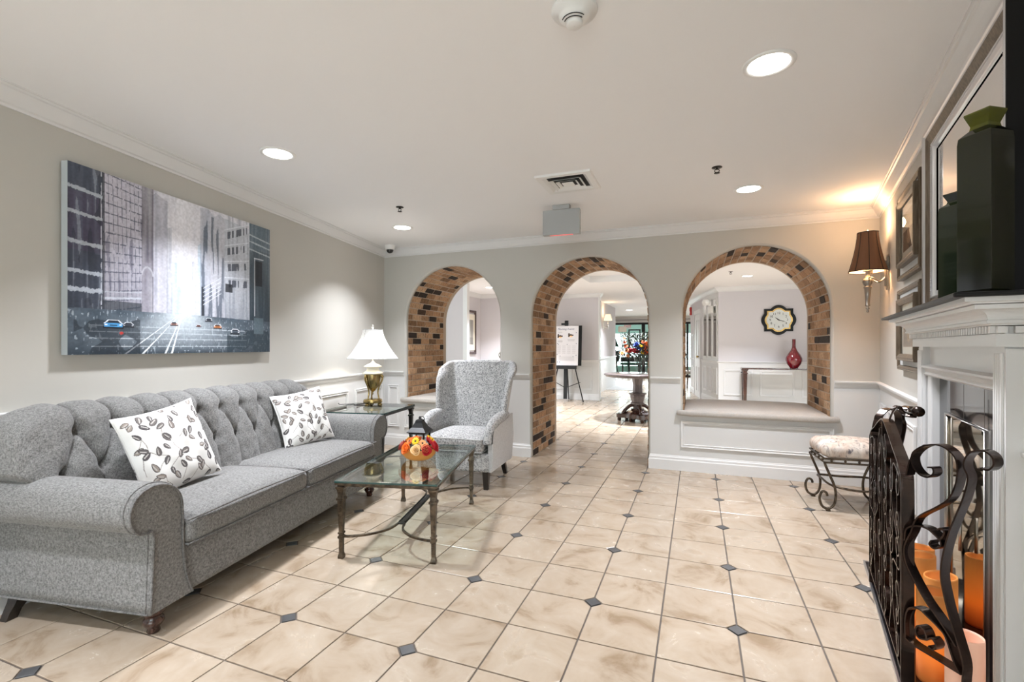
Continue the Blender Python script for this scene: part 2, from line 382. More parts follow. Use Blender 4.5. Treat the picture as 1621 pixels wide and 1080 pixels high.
for i in range(-20, 22):
    for j in range(-20, 74):
        cx, cy = P0x+(i+.5)*T, P0y+(j+.5)*T
        if not (-6.9 < cx < 4.9 and -4.4 < cy < 23.8): continue
        # even lattice corners carry the accents
        ci, cj = (i if i % 2 == 0 else i+1), (j if j % 2 == 0 else j+1)
        q = {(1, 1): 0, (0, 1): 1, (0, 0): 2, (1, 0): 3}[(ci-i, cj-j)]
        x, y, zc = project(cx, cy, 0); inf = -60 < x < 1690 and y < 1180 and zc > .3 and not (5.0 < cy < 6.2 and (cx > -.4 or cx < -1.8))
        if cy < YA and (cx < LW(cy)[0]-.12 or cx > RW(cy)[0]+.1): inf = False
        if cy > YA and abs(x-950) > 130 and x < 1076: inf = False
        if cy > YA and x > 1076: inf = False
        cells.append((zc if inf else 999, cx, cy, q))
        if i % 2 == 0 and j % 2 == 0:
            X, Y = P0x+i*T, P0y+j*T; x, y, zc = project(X, Y, 0)
            ok = -60 < x < 1690 and y < 1180 and zc > .3 and zc < 11 and LW(Y)[0]-.1 < X < RW(Y)[0]+.1
            dia.append((zc if ok else 999, X, Y))
cells.sort(key=lambda c: c[0]); dia.sort()
tm = []
for q in range(4):
    b = B(); slab(b, tilepoly(q)); me = b.build('tile', 'tile'); tm.append(me.data); bpy.data.objects.remove(me)
rest = B()
for k, (z, cx, cy, q) in enumerate(cells):
    if k < 300 and z < 900:
        o = bpy.data.objects.new('tile', tm[q]); COL.objects.link(o); o.parent = fl; o.location = (cx, cy, random.uniform(-.0004, .0004))
    else: slab(rest, tilepoly(q), cx, cy)
o = rest.build('distant_tiles', 'tile', fl); o['kind'] = 'stuff'
dd = cut-g*1.2
b = B(); slab(b, [(dd, 0), (0, dd), (-dd, 0), (0, -dd)], e=.004); me = b.build('accent_tile', 'accent'); dme = me.data; bpy.data.objects.remove(me)
rest = B()
for k, (z, X, Y) in enumerate(dia):
    if z < 900:
        o = bpy.data.objects.new('accent_tile', dme); COL.objects.link(o); o.parent = fl; o.location = (X, Y, 0)
    else: slab(rest, [(dd, 0), (0, dd), (-dd, 0), (0, -dd)], X, Y)
o = rest.build('distant_accent_tiles', 'accent', fl); o['kind'] = 'stuff'

# ceiling with the hall's recessed tray
tx0, tx1, ty0, ty1, th = -1.92, .15, 6.9, 9.1, .12
b = B(); xs = [-7, tx0, tx1, 5]; ys = [-4.6, ty0, ty1, 24]
for i in range(3):
    for j in range(3):
        z = CH+(th if (i, j) == (1, 1) else 0)
        b.add([(xs[i], ys[j], z), (xs[i], ys[j+1], z), (xs[i+1], ys[j+1], z), (xs[i+1], ys[j], z)], [(0, 1, 2, 3)])
for p, q in (((tx0, ty0), (tx1, ty0)), ((tx1, ty0), (tx1, ty1)), ((tx1, ty1), (tx0, ty1)), ((tx0, ty1), (tx0, ty0))):
    b.add([(*p, CH), (*q, CH), (*q, CH+th), (*p, CH+th)], [(0, 1, 2, 3)])
struct(b.build('ceiling', 'ceiling'))

RAILZ = .934
def wallseg(name, p, q, m='wall', z0=0, z1=CH, wain=True, thick=.1, side=1, mw='wainscot'):
    """wall face from p to q; the room lies on the left of p->q when side = 1; body goes the other way"""
    p = Vector(p); q = Vector(q); d = (q-p).normalized(); n = Vector((-d.y, d.x))*side
    def slabw(b, za, zb):
        P = [p, q, q-n*thick, p-n*thick]
        b.add([(*x, za) for x in P]+[(*x, zb) for x in P], [(0, 1, 5, 4), (1, 2, 6, 5), (2, 3, 7, 6), (3, 0, 4, 7), (4, 5, 6, 7), (3, 2, 1, 0)])
    b = B()
    slabw(b, RAILZ if wain else z0, z1); o = struct(b.build(name, m))
    if wain: b = B(); slabw(b, z0, RAILZ); b.build('wainscot', mw, o)
    return o
CROWN = [(0, CH-.095), (.008, CH-.095), (.010, CH-.083), (.022, CH-.078), (.040, CH-.052), (.056, CH-.022), (.066, CH-.018), (.068, CH-.008), (.076, CH-.006), (.076, CH+.002), (0, CH+.002)]
RAIL = [(0, RAILZ-.055), (.006, RAILZ-.055), (.010, RAILZ-.030), (.020, RAILZ-.018), (.032, RAILZ-.012), (.034, RAILZ), (.0, RAILZ+.004)]
BASE = [(0, 0), (.018, 0), (.018, .10), (.013, .108), (.012, .128), (.006, .136), (.004, .145), (0, .147)]
def mould(name, path, prof, side=1, m='trimw', closed=False, parent=None, z=0, capends=True):
    P = [Vector(p[:2]) for p in path]; n = len(P); b = B(); vs = []
    for i in range(n):
        def nr(a, c): d = (c-a).normalized(); return Vector((-d.y, d.x))*side
        if closed or 0 < i < n-1:
            n1 = nr(P[i-1], P[i]); n2 = nr(P[i], P[(i+1) % n]); nn = (n1+n2); nn = nn/max(.2, nn.dot(n1)) if nn.length > .01 else n1
        elif i == 0: nn = nr(P[0], P[1])
        else: nn = nr(P[-2], P[-1])
        vs += [(P[i].x+nn.x*d, P[i].y+nn.y*d, z+h) for d, h in prof]
    k = len(prof); fs = []
    for i in range(n if closed else n-1):
        j = (i+1) % n
        for a in range(k): fs.append((i*k+a, i*k+(a+1) % k, j*k+(a+1) % k, j*k+a))
    if not closed: fs += [tuple(range(k))[::-1], tuple((n-1)*k+a for a in range(k))]
    b.add(vs, fs); return b.build(name, m, parent)
PANEL = [(0, 0), (.0, .014), (.006, .016), (.010, .010), (.022, .008), (.026, .013), (.030, .012), (.032, 0)]  # (inward, proud)
def panelframe(parent, p, q, z0, z1, side=1, name='panel_moulding', m='trimw', prof=PANEL):
    """picture-frame moulding on the wall between 2D points p and q"""
    p = Vector(p); q = Vector(q); d = (q-p).normalized(); n = Vector((-d.y, d.x))*side; L = (q-p).length
    cs = [(0, z0), (L, z0), (L, z1), (0, z1)]; dr = [(1, 1), (-1, 1), (-1, -1), (1, -1)]; vs = []
    for (u, z), (a, c) in zip(cs, dr):
        for i, o in prof:
            P = p+d*(u+a*i)+n*(o+.0005); vs.append((P.x, P.y, z+c*i))
    k = len(prof); fs = [(i*k+a, i*k+a+1, ((i+1) % 4)*k+a+1, ((i+1) % 4)*k+a) for i in range(4) for a in range(k-1)]
    return B().add(vs, fs).build(name, m, parent)

# ---- arched wall with three openings
HW = .655; BR = .632; ZS = 1.583
ARCH = [(-2.757, .585), (-1.10, 0), (.505, .585)]
xl0, xr0 = LC[0]-.4, RC[0]+.3
def arch_h(x, r=HW):
    for cx, sl in ARCH:
        if abs(x-cx) < r-1e-6: return sl, ZS+math.sqrt(max(0, r*r-(x-cx)**2))
    return None
xsr = {xl0, xr0}
for cx, sl in ARCH:
    for k in range(49): xsr.add(round(cx-HW*math.cos(PI*k/48), 6))
xsr = sorted(xsr)
up, lo = B(), B()
def wq(x0, x1, a0, a1, b0, b1, Y, flip):
    vs = [(x0, Y, a0), (x1, Y, a1), (x1, Y, b1), (x0, Y, b0)]
    for B_, lo_, hi_ in ((lo, -1, RAILZ), (up, RAILZ, 99)):
        c = [(x, y, min(max(z, lo_), hi_)) for x, y, z in vs]
        if c[2][2]-c[1][2] > 1e-5 or c[3][2]-c[0][2] > 1e-5: B_.add(c, [(3, 2, 1, 0) if flip else (0, 1, 2, 3)])
for a, c in zip(xsr[:-1], xsr[1:]):
    mid = (a+c)/2; h = arch_h(mid)
    for Y, fp in ((YA, False), (YB, True)):
        if h is None: wq(a, c, 0, 0, CH, CH, Y, fp)
        else:
            cx, sl = [(q, s_) for q, s_ in ARCH if abs(mid-q) < HW][0]
            ha = ZS+math.sqrt(max(0, HW**2-(a-cx)**2)); hc = ZS+math.sqrt(max(0, HW**2-(c-cx)**2))
            wq(a, c, ha, hc, CH, CH, Y, fp)
            if sl > 0: wq(a, c, 0, 0, sl-.03, sl-.03, Y, fp)
aw = struct(up.build('wall_arched', 'wall')); lo.build('wainscot', 'wainscot', aw)
for cx, sl in ARCH:
    if sl > 0:
        B().add([(cx-HW, YA, sl-.03), (cx+HW, YA, sl-.03), (cx+HW, YB, sl-.03), (cx-HW, YB, sl-.03)], [(0, 1, 2, 3)]).build('sill', 'trimw', aw)
# plaster return around each opening, then brick lining
def jambpath(cx, z0, r, n=32, dz=.2):
    pts = [(cx-r, z0), (cx-r, ZS)]+[(cx-r*math.cos(PI*k/n), ZS+r*math.sin(PI*k/n)) for k in range(1, n)]+[(cx+r, ZS), (cx+r, z0)]
    return pts
brd = .078; full_l = .198
def brickmesh(L, w=.066, t=.028, name='brick', seed=0):
    b = B(); r = random.Random(seed); e = .004
    bm = bmesh.new(); bmesh.ops.create_cube(bm, size=1)
    for v in bm.verts: v.co = Vector((v.co.x*t, v.co.y*L, v.co.z*w))+Vector([r.uniform(-.0012, .0012) for _ in range(3)])
    bmesh.ops.bevel(bm, geom=bm.edges[:], offset=e, segments=1, affect='EDGES')
    b.bm(bm); o = b.build(name, 'brick'); me = o.data; bpy.data.objects.remove(o); return me
brk = [brickmesh(full_l-.010, seed=i) for i in range(4)]; hbk = [brickmesh(full_l/2-.010, seed=9+i) for i in range(2)]
for ai, (cx, sl) in enumerate(ARCH):
    z0 = sl if sl else 0.0
    b = B(); prof = []
    ps = [jambpath(cx, z0, HW), jambpath(cx, z0, HW-.008), jambpath(cx, z0, BR+.004), jambpath(cx, z0, BR+.002), jambpath(cx, z0, BR+.006)]
    yy = [YA, YA+.004, YA+.016, YA+.040, YA+.042]
    n = len(ps[0]); vs = [(x, y, z) for p, y in zip(ps, yy) for x, z in p]
    for Yf, sg in ((YA, 1), (YB, -1)):
        V = [(x, Yf+sg*(y-YA), z) for x, y, z in vs]
        b.add(V, [(j*n+i, j*n+i+1, (j+1)*n+i+1, (j+1)*n+i) for j in range(4) for i in range(n-1)], True)
    b.build('plaster_edge', 'wall', aw)
    y0b, y1b = YA+.040, YB-.040
    pm = jambpath(cx, z0, BR-.0005); b = B(); n = len(pm)
    b.add([(x, y0b, z) for x, z in pm]+[(x, y1b, z) for x, z in pm], [(i, i+1, n+i+1, n+i) for i in range(n-1)], True)
    ring = struct(b.build('trim_%d' % (ai+1), 'mortar'))
    # courses
    pos = []
    nj = int(round((ZS-z0)/brd)); pj = (ZS-z0)/nj
    na = 26
    for k in range(nj): pos.append((cx-BR-.008, z0+(k+.5)*pj, 0.0, -1, pj))
    for k in range(na):
        a = PI*(k+.5)/na; pos.append((cx-(BR+.008)*math.cos(a), ZS+(BR+.008)*math.sin(a), a, 0, PI*BR/na))
    for k in range(nj): pos.append((cx+BR+.008, ZS-(k+.5)*pj, PI, 1, pj))
    stuffb = B(); cnt = 0
    hide_right = (cx < 0)      # the lens sees the right jambs of the left and middle arches edge-on only
    for ci, (x, z, a, jm, ph) in enumerate(pos):
        y = y0b; items = []
        if ci % 2: items.append((y+full_l/4, 1)); y += full_l/2
        while y < y1b-.01:
            L = full_l
            if y+L > y1b+.02: items.append((y+full_l/4, 1)); y += full_l/2
            else: items.append((y+L/2, 0)); y += L
        for yc, hf in items:
            if yc+(.045 if hf else .09) > y1b+.02: continue
            me = random.choice(hbk if hf else brk)
            mx = Matrix.Translation((x, yc, z))@Matrix.Rotation(a, 4, 'Y')@Matrix.Diagonal((1, 1, (ph-.010)/.066, 1))
            mx = mx@Matrix.Translation((random.uniform(-.003, .002), 0, 0))
            if (jm == 1 and hide_right) or cnt >= 300:
                stuffb.add([v.co.copy() for v in me.vertices], [tuple(p.vertices) for p in me.polygons], False, mx)
            else:
                o = bpy.data.objects.new('brick', me); COL.objects.link(o); o.parent = ring; o.matrix_local = mx; cnt += 1
    if stuffb.v:
        o = stuffb.build('jamb_bricks', 'brick', ring); o['kind'] = 'stuff'

# ---- other walls of the front room
le = LW(-4.5); wl = wallseg('wall_left', LC, le, side=1)
re0 = RW(-.8); wr = wallseg('wall_right', re0, RC, side=1)
wallseg('wall_right_return', (3.5, -.8), re0, side=1); wallseg('wall_rear_right', (3.5, -4.5), (3.5, -.8), side=1)
# rear wall; its unseen window band is added to let in light
rw_ = struct(B().box((.73, -4.55, .25), (5.8, .1, .5)).box((.73, -4.55, 2.43), (5.8, .1, .1)).box((-1.8, -4.55, 1.43), (.5, .1, 2.0)).box((3.3, -4.55, 1.43), (.4, .1, 2.0)).build('wall_rear', 'wall'))
wf = B()
for x in (-1.5, -.3, .7, 1.9, 3.08): wf.box((x, -4.52, 1.43), (.05, .06, 1.9))
wf.box((.78, -4.52, .52), (4.6, .08, .05)).box((.78, -4.52, 2.37), (4.6, .08, .05)); wn = struct(wf.build('window_1', 'trimw'))
B().box((.78, -4.54, 1.43), (4.6, .006, 1.85)).build('pane', 'glass', wn)

struct(mould('trim_crown', [RW(-.8), RC, LC, LW(-4.4)], CROWN, side=1))
# chair rails and baseboards (broken at the openings)
a1, a2, a3 = [c[0] for c in ARCH]
for pth in ([RW(3.27), RC, (a3+HW+.002, YA)], [(a3-HW-.002, YA), (a2+HW+.002, YA)], [(a2-HW-.002, YA), (a1+HW+.002, YA)], [(a1-HW-.002, YA), LC, LW(-4.4)]):
    struct(mould('trim_chair_rail', pth, RAIL, side=1))
struct(mould('trim_chair_rail', [RW(-.8), RW(1.95)], RAIL, side=1))
struct(mould('baseboard_right', [RW(3.27), RC, (a2+HW, YA), (a2+HW, YA+.04)], BASE, side=1))
struct(mould('baseboard_left', [(a2-HW, YA+.04), (a2-HW, YA), LC, LW(-4.4)], BASE, side=1))
# wainscot panel frames
ua = Vector((-math.sin(math.radians(10)), math.cos(math.radians(10))))
for u0, u1 in ((-.9, -.15), (-.03, .72), (.84, 1.59), (1.71, 2.46), (2.58, 3.33), (3.45, 3.86), (3.98, 4.78), (4.93, 5.60)):
    Lp = lambda u: (Vector(LC)-ua*(5.661-u))
    panelframe(wl, Lp(u1), Lp(u0), .24, .765, side=1)
for s0, s1 in ((3.90, 4.30), (4.42, 4.98)): pass
cs = Vector(RC).dot(Vector(RS))
for s0, s1 in ((cs-.12-.26, cs-.12), (cs-.5-.45, cs-.5), (cs-1.07-.5, cs-1.07)):
    panelframe(wr, rw(s0, RD)[:2], rw(s1, RD)[:2], .24, .765, side=1)
for cx in (a1, a3):
    panelframe(aw, (cx+HW+.0, YA), (cx-HW-.0, YA), .235, .505, side=1)
panelframe(aw, (a1-HW-.08, YA), (LC[0]+.06, YA), .24, .765, side=1)

# ---- hall and back rooms
struct(mould('trim_crown', [(-6.4, YB), (4.4, YB)], CROWN, side=1))
YE = 10.98; YC = 10.80
hp = wallseg('wall_hall_pier', (-4.15, 8.27), (-6.4, 8.27), 'hallwall', side=1, thick=.09)
struct(B().box((-4.175, 8.315, CH/2), (.09, .10, CH)).build('trim_corner_post', 'trimw'))
wallseg('wall_hall_left', (-4.79, 10.30), (-4.79, 8.36), 'hallwall', side=1)
wallseg('wall_hall_rear', (-3.55, 10.30), (-4.89, 10.30), 'hallwall', side=1)
he = wallseg('wall_hall_centre', (-2.11, YE), (-3.65, YE), 'hallwall', side=1, thick=.16)
struct(B().box((-2.105, YE+.08, CH/2), (.03, .175, CH)).build('trim_wall_end', 'trimw'))
struct(mould('trim_crown', [(-2.10, YE+.17), (-2.10, YE), (-3.55, YE), (-3.55, 10.30), (-4.79, 10.30), (-4.79, 8.36)], CROWN, side=1))
struct(mould('trim_chair_rail', [(-2.10, YE+.17), (-2.10, YE), (-3.55, YE), (-3.55, 10.30), (-4.79, 10.30), (-4.79, 8.36)], RAIL, side=1))
struct(mould('baseboard_hall', [(-2.10, YE+.17), (-2.10, YE), (-3.55, YE)], BASE, side=1))
for x0, x1 in ((-2.26, -2.72), (-2.84, -3.4)): panelframe(he, (x0, YE), (x1, YE), .24, .765, side=1)
cw = wallseg('wall_clock', (3.2, YC), (.42, YC), 'hallwall', side=1)
for x0, x1 in ((.52, 1.06), (1.19, 1.80), (1.93, 2.54)): panelframe(cw, (x1, YC), (x0, YC), .24, .765, side=1)
bay = [(.42, YC), (.13, 12.15), (-.16, 14.2)]
struct(mould('trim_crown', [(3.2, YC), (.42, YC), bay[1], bay[2]], [(d*1.3, z) for d, z in CROWN], side=1))
struct(mould('trim_chair_rail', [(3.2, YC), (.42, YC), bay[1], bay[2]], RAIL, side=1))
struct(mould('baseboard_hall', [(3.2, YC), (.42, YC), bay[1], bay[2]], BASE, side=1))
# mirror-panelled bay beside the clock wall
bw = wallseg('wall_bay', bay[0], bay[1], 'trimw', side=1, mw='wainscot')
d1 = Vector(bay[1])-Vector(bay[0])
for k in range(3):
    t0, t1 = .06+k*.31, .06+k*.31+.25
    p = Vector(bay[0])+d1*t0; q = Vector(bay[0])+d1*t1
    panelframe(bw, p, q, .24, .80, side=1); panelframe(bw, p, q, 1.0, 2.28, side=1)
    dn = d1.normalized(); nn = Vector((-dn.y, dn.x)); b = B(); pp = p+dn*.03+nn*.006; qq = q-dn*.03+nn*.006
    b.add([(pp.x, pp.y, 1.03), (qq.x, qq.y, 1.03), (qq.x, qq.y, 2.25), (pp.x, pp.y, 2.25)], [(0, 1, 2, 3)]); b.build('mirror_pane', 'mirror', bw)
dw = wallseg('wall_door_side', bay[1], bay[2], 'hallwall', side=1)
d2 = (Vector(bay[2])-Vector(bay[1])); d2n = d2.normalized(); n2 = Vector((-d2n.y, d2n.x))
DM = Matrix(((d2n.x, n2.x, 0, bay[1][0]), (d2n.y, n2.y, 0, bay[1][1]), (0, 0, 1, 0), (0, 0, 0, 1)))
dr = struct(B().box((.62, .02, 1.02), (.80, .035, 2.04)).build('door_1', 'trimw')); dr.matrix_world = DM
for z, h in ((.45, .6), (1.42, .95)):
    for x in (.44, .80): B().box((x, .042, z), (.26, .012, h), bev=.005).build('door_panel', 'trimw', dr)
B().ball((.30, .075, 1.0), .028).tube([(.30, .03, 1.0), (.30, .075, 1.0)], .012).build('door_knob', 'brass', dr)
b = B().box((.17, .02, 1.06), (.09, .05, 2.12)).box((1.07, .02, 1.06), (.09, .05, 2.12)).box((.62, .02, 2.10), (1.0, .05, .1)); o = struct(b.build('trim_door_casing', 'trimw')); o.matrix_world = DM
# storefront at the end of the hall
YS = 20.58
struct(B().box((-.2, YS+.1, 2.36), (13.2, .2, .24)).box((-5.4, YS+.1, 1.2), (3.38, .2, 2.4)).build('wall_lobby', 'hallwall'))
struct(mould('trim_crown', [(4.4, YS), (-6.4, YS)], CROWN, side=1))
struct(B().box((-.2, YS-.02, 2.285), (9, .05, .09)).build('trim_storefront_header', 'trimw'))
b = B()
for x in (-3.67, -2.08, -.35, 1.3, 3.0): b.box((x, YS, 1.1), (.14 if x == -2.08 else .08, .09, 2.2))
b.box((-.3, YS, 2.20), (6.9, .09, .08)).box((-.3, YS, .04), (6.9, .09, .08))
sf = struct(b.build('window_2', 'black'))
for x0, x1 in ((-3.63, -2.15), (-2.01, -.39), (-.31, 1.26), (1.34, 2.96)):
    B().box(((x0+x1)/2, YS, 1.12), (x1-x0, .01, 2.08)).build('pane', 'glass', sf)
B().box((-2.98+.2, YS+.9, 1.0), (.06, .06, 2.0)).box((-2.32, YS+.9, 1.0), (.06, .06, 2.0)).box((-2.55, YS+.9, 1.97), (.52, .06, .06)).build('entry_door_frame', 'black', sf)
# vestibule: green walls and bright shuttered windows
v = struct(B().box((-.5, 23.6, 2.18), (7.5, .1, .6)).box((-.5, 23.6, .12), (7.5, .1, .24)).box((-4.3, 22.1, 1.2), (.1, 3, 2.5)).box((3.3, 22.1, 1.2), (.1, 3, 2.5)).build('wall_vestibule', 'green'))
b = B()
for k in range(9): b.box((-4.0+k*.9, 23.55, 1.1), (.09, .07, 1.7))
b.box((-.5, 23.55, 1.9), (7.5, .07, .08)).box((-.5, 23.55, .27), (7.5, .07, .08)); vw = struct(b.build('window_3', 'green'))
bl = B()
for k in range(8):
    for j in range(22): bl.box((-3.55+k*.9, 23.57, .38+j*.068), (.78, .004, .034), Matrix())
bl.build('blind_slats', 'white', vw)['kind'] = 'stuff'
struct(wallseg('wall_lobby_left', (-6.4, 24), (-6.4, 6.13), 'hallwall')); struct(wallseg('wall_lobby_right', (4.4, 6.13), (4.4, 24), 'hallwall'))

# ------------------------------------------------------------------ fireplace (local axes: x = along the wall s, y = D towards the wall, z)
FP = thing('fireplace', 'white wooden fireplace surround with dentil mantelpiece, dark marble slips and metal-framed glass door', 'fireplace'); FP.matrix_world = RMX
def fpoly(b, prof, s0, s1):     # extrude (D, z) profile along s
    b.prism(prof, s0, s1, lambda p, q, h: (h, p, q)); return b
DP, DF, DS = .525, .5015, .3825
SC = 2.625
for s in (2.009+.04, 3.24-.045):
    B().box((s, (DP+RD)/2+.006, .634), (.082 if s < 2.5 else .09, RD-DP-.012, 1.228)).build('pilaster_body', 'trimw', FP)
for s, w in ((2.049, .08), (3.195, .09)):
    b = B(); b.box((s, DP+.008, .634), (w, .016, 1.228))
    for k in range(4): b.box((s-w/2+w*(k+.5)/4, DP-.003, .66), (w/4*.62, .010, 1.14), bev=.0045)
    b.box((s, DP-.006, .09), (w+.02, .04, .14), bev=.006); b.build('fluted_pilaster', 'trimw', FP)
for s in (2.005, 3.243): B().box((s, (DP+RD)/2, .632), (.012, RD-DP, 1.22)).build('side_cheek', 'trimw', FP)
B().box((SC, .571, 1.19), (1.05, .036, .16)).build('header_panel', 'trimw', FP)
for s in (2.12, 3.10): B().box((s, .565, .567), (.07, .048, 1.096), bev=.006).build('inner_jamb', 'trimw', FP)
hm = [(.553, 1.100), (.535, 1.104), (.528, 1.112), (.536, 1.122), (.530, 1.136), (.520, 1.144), (.520, 1.152), (.553, 1.158)]
fpoly(B(), hm, 2.09, 3.16).build('header_moulding', 'trimw', FP)
# dark marble slips and smoked glass door
b = B().box((2.255, .580, .56), (.22, .012, 1.08)).box((2.985, .580, .56), (.17, .012, 1.08)).box((SC, .580, 1.03), (.56, .012, .175)); b.build('marble_slip', 'marble', FP)
for s in (2.40, 2.66): B().box((s, .5745, 1.03), (.002, .002, .17)).build('slip_joint', 'grout', FP)
d_ = B().box((SC, .578, .485), (.54, .008, .90)).build('glass_door', 'fireglass', FP)
b = B(); b.tube([(2.35, .568, .03), (2.35, .568, .942), (2.90, .568, .942), (2.90, .568, .03)], .0095, 10, closed=True); b.build('door_frame', 'steel', d_)
b = B(); b.tube([(2.60, .55, .42), (2.60, .55, .56)], .006, 8); b.build('door_handle', 'steel', d_)
# entablature
b = B(); b.box((SC, (DF+RD)/2, 1.268), (1.269, RD-DF, .040)); b.build('frieze_board', 'trimw', FP)
def ret_mould(name, prof, m='trimw'):   # profile (overhang beyond frieze, z) mitred round the two ends of the mantel
    s0, s1 = 1.991, 3.260; path = [(s0, RD), (s0, DF), (s1, DF), (s1, RD)]
    P = [Vector(p) for p in path]; nrm = [Vector((-1, 0)), Vector((-1, -1)), Vector((1, -1)), Vector((1, 0))]
    vs = [(P[i].x+nrm[i].x*o, P[i].y+nrm[i].y*o, z) for i in range(4) for o, z in prof]; k = len(prof)
    fs = [(i*k+a, (i+1)*k+a, (i+1)*k+(a+1) % k, i*k+(a+1) % k) for i in range(3) for a in range(k)]
    fs += [tuple(range(k)), tuple(3*k+a for a in range(k))[::-1]]
    return B().add(vs, fs).build(name, m, FP)
ret_mould('bed_moulding', [(-.03, 1.313), (.013, 1.313), (.016, 1.318), (.027, 1.319), (.027, 1.328), (-.03, 1.328)])
cove = [(-.03, 1.328), (.022, 1.328)]+[(.024+.030*(1-math.cos(a)), 1.330+.030*math.sin(a)) for a in np.linspace(0, PI/2, 7)]+[(.061, 1.361), (.061, 1.374), (-.03, 1.374)]
ret_mould('cove_moulding', cove)
ret_mould('mantel_fillet', [(-.03, 1.374), (.070, 1.376), (.072, 1.381), (.089, 1.382), (.089, 1.396), (-.03, 1.396)])
k_ = B(); n_d = 44
for i in range(n_d):
    s = 1.991+.012+(1.269-.02)*i/(n_d-1)
    B().box((s, DF+.004, 1.3005), (.0165, .034, .022)).build('dentil', 'trimw', FP)
for D in (.513, .552, .590-.012): B().box((1.985, D, 1.300), (.014, .022, .020)).build('dentil', 'trimw', FP)
B().box((SC, DF+.054, 1.298), (1.25, .066, .026)).build('dentil_band', 'trimw', FP)
ms = B().box((SC, (DS+RD)/2, 1.402), (1.491, RD-DS, .014), bev=.004).build('mantel_shelf', 'blackpaint', FP)
h = thing('hearth', 'low black marble hearth slab with a bright metal edge strip in front of the fireplace', 'hearth'); h.matrix_world = RMX
B().box((2.62, (.31+.563)/2, .009), (1.53, .563-.31, .018), bev=.002).build('marble_slab', 'marble', h)
B().box((2.62, .306, .010), (1.54, .008, .020)).box((3.389, (.306+RD)/2, .010), (.008, RD-.306, .020)).box((1.851, (.306+RD)/2, .010), (.008, RD-.306, .020)).build('edge_strip', 'silver', h)

# candles on the hearth
def candlem():
    m = mat('glowing_wax', (.72, .27, .06), .45); t = NT(m); v = t.coord('Object'); sp = t.n('ShaderNodeSeparateXYZ'); t.l(v, sp.inputs[0])
    c = t.ramp(sp.outputs[2], [(0, (.5, .05, .01)), (.12, (1, .20, .02)), (.24, (.9, .30, .06)), (.33, (.70, .36, .12))])
    t.l(c, t.b.inputs['Emission Color']); e = t.ramp(sp.outputs[2], [(0, (.15,)*3), (.10, (.8,)*3), (.2, (.5,)*3), (.32, (.15,)*3)]); t.l(e, t.b.inputs['Emission Strength'])
    return m
M['wax'] = candlem(); M['wax2'] = mat('pale_wax', (.85, .55, .42), .4, emit=(1, .5, .32), es=.28); M['wick'] = mat('wick', (.03, .02, .02), .8)
def candle(s, D, r, hh, m, label, tilt=0):
    t = thing('pillar_candle', label, 'candle', rw(s, D, .018), 0, 'flameless candles on the hearth')
    w = lambda a, z: 1+.012*math.sin(3*a+s*9)
    b = B().lathe([(r*.97, 0), (r, .01), (r, hh-.006), (r*.985, hh), (r*.93, hh+.001), (r*.90, hh-.008), (r*.88, hh-.05), (r*.5, hh-.058), (.001, hh-.058)], 28, wob=w)
    n = len(b.v)
    if tilt: b.v = [(x, y, z+(x/r)*tilt*(z/hh)) for x, y, z in b.v]
    b.build('wax_body', m, t); B().tube([(0, 0, hh-.058), (.002, .001, hh-.035)], .002, 6).build('wick', 'wick', t)
candle(2.88, .475, .048, .30, 'wax', 'amber glowing pillar candle at the far end of the hearth')
candle(2.70, .445, .050, .325, 'wax', 'second amber pillar candle from the far end of the hearth', .006)
candle(2.50, .470, .052, .322, 'wax', 'tallest amber candle close to the fireplace door', .008)
candle(2.31, .415, .050, .33, 'wax', 'amber candle nearest the screen, standing behind its wing', .004)
candle(2.13, .462, .050, .275, 'wax2', 'pale pink-white candle nearest the camera beside the fluted pilaster')

# wrought-iron screen
SCR = thing('fireplace_screen', 'dark bronze wrought-iron folding screen of flat scrolls standing on the hearth', 'fireplace screen'); SCR.matrix_world = RMX
BW = .038
# each panel: strokes in (w, z); fn maps to the local (s, D, z)
def panel(strokes, fn, up, name, t=.005):
    for nm, st, closed in strokes:
        pts = [fn(w, z) for w, z in [(p.x, p.y) for p in smoothpts([(a, c, 0) for a, c in st], 5, closed)]]
        B().ribbon(pts, BW, t, up, closed).build(nm, 'screen', SCR)
c0 = .465
def m_(w, z): return (2.17+w, .32, z)
outline = [(0, .03), (0, .80), (.02, .835), (.07, .85), (.12, .845), (.20, .862), (.28, .90), (.37, .935), (.465, .950), (.56, .935), (.65, .90), (.73, .862), (.81, .845), (.86, .85), (.91, .835), (.93, .80), (.93, .03)]
mf = [('frame_bar', [(0, .02), (0, .4), (0, .74), (.03, .80), (.10, .83), (.20, .858), (.33, .90), (.465, .93), (.60, .90), (.73, .858), (.83, .83), (.90, .80), (.93, .74), (.93, .4), (.93, .02)], False),
      ('bottom_bar', [(0, .10), (.3, .10), (.6, .10), (.93, .10)], False), ('middle_bar', [(.465, .10), (.465, .3), (.465, .6), (.465, .925)], False)]
def spiral(cx, cz, r, turns, a0, sg=1, n=18, rmin=.15):
    return [(cx+r*(1-(1-rmin)*k/n)*math.cos(a0+sg*turns*2*PI*k/n), cz+r*(1-(1-rmin)*k/n)*math.sin(a0+sg*turns*2*PI*k/n)) for k in range(n+1)]
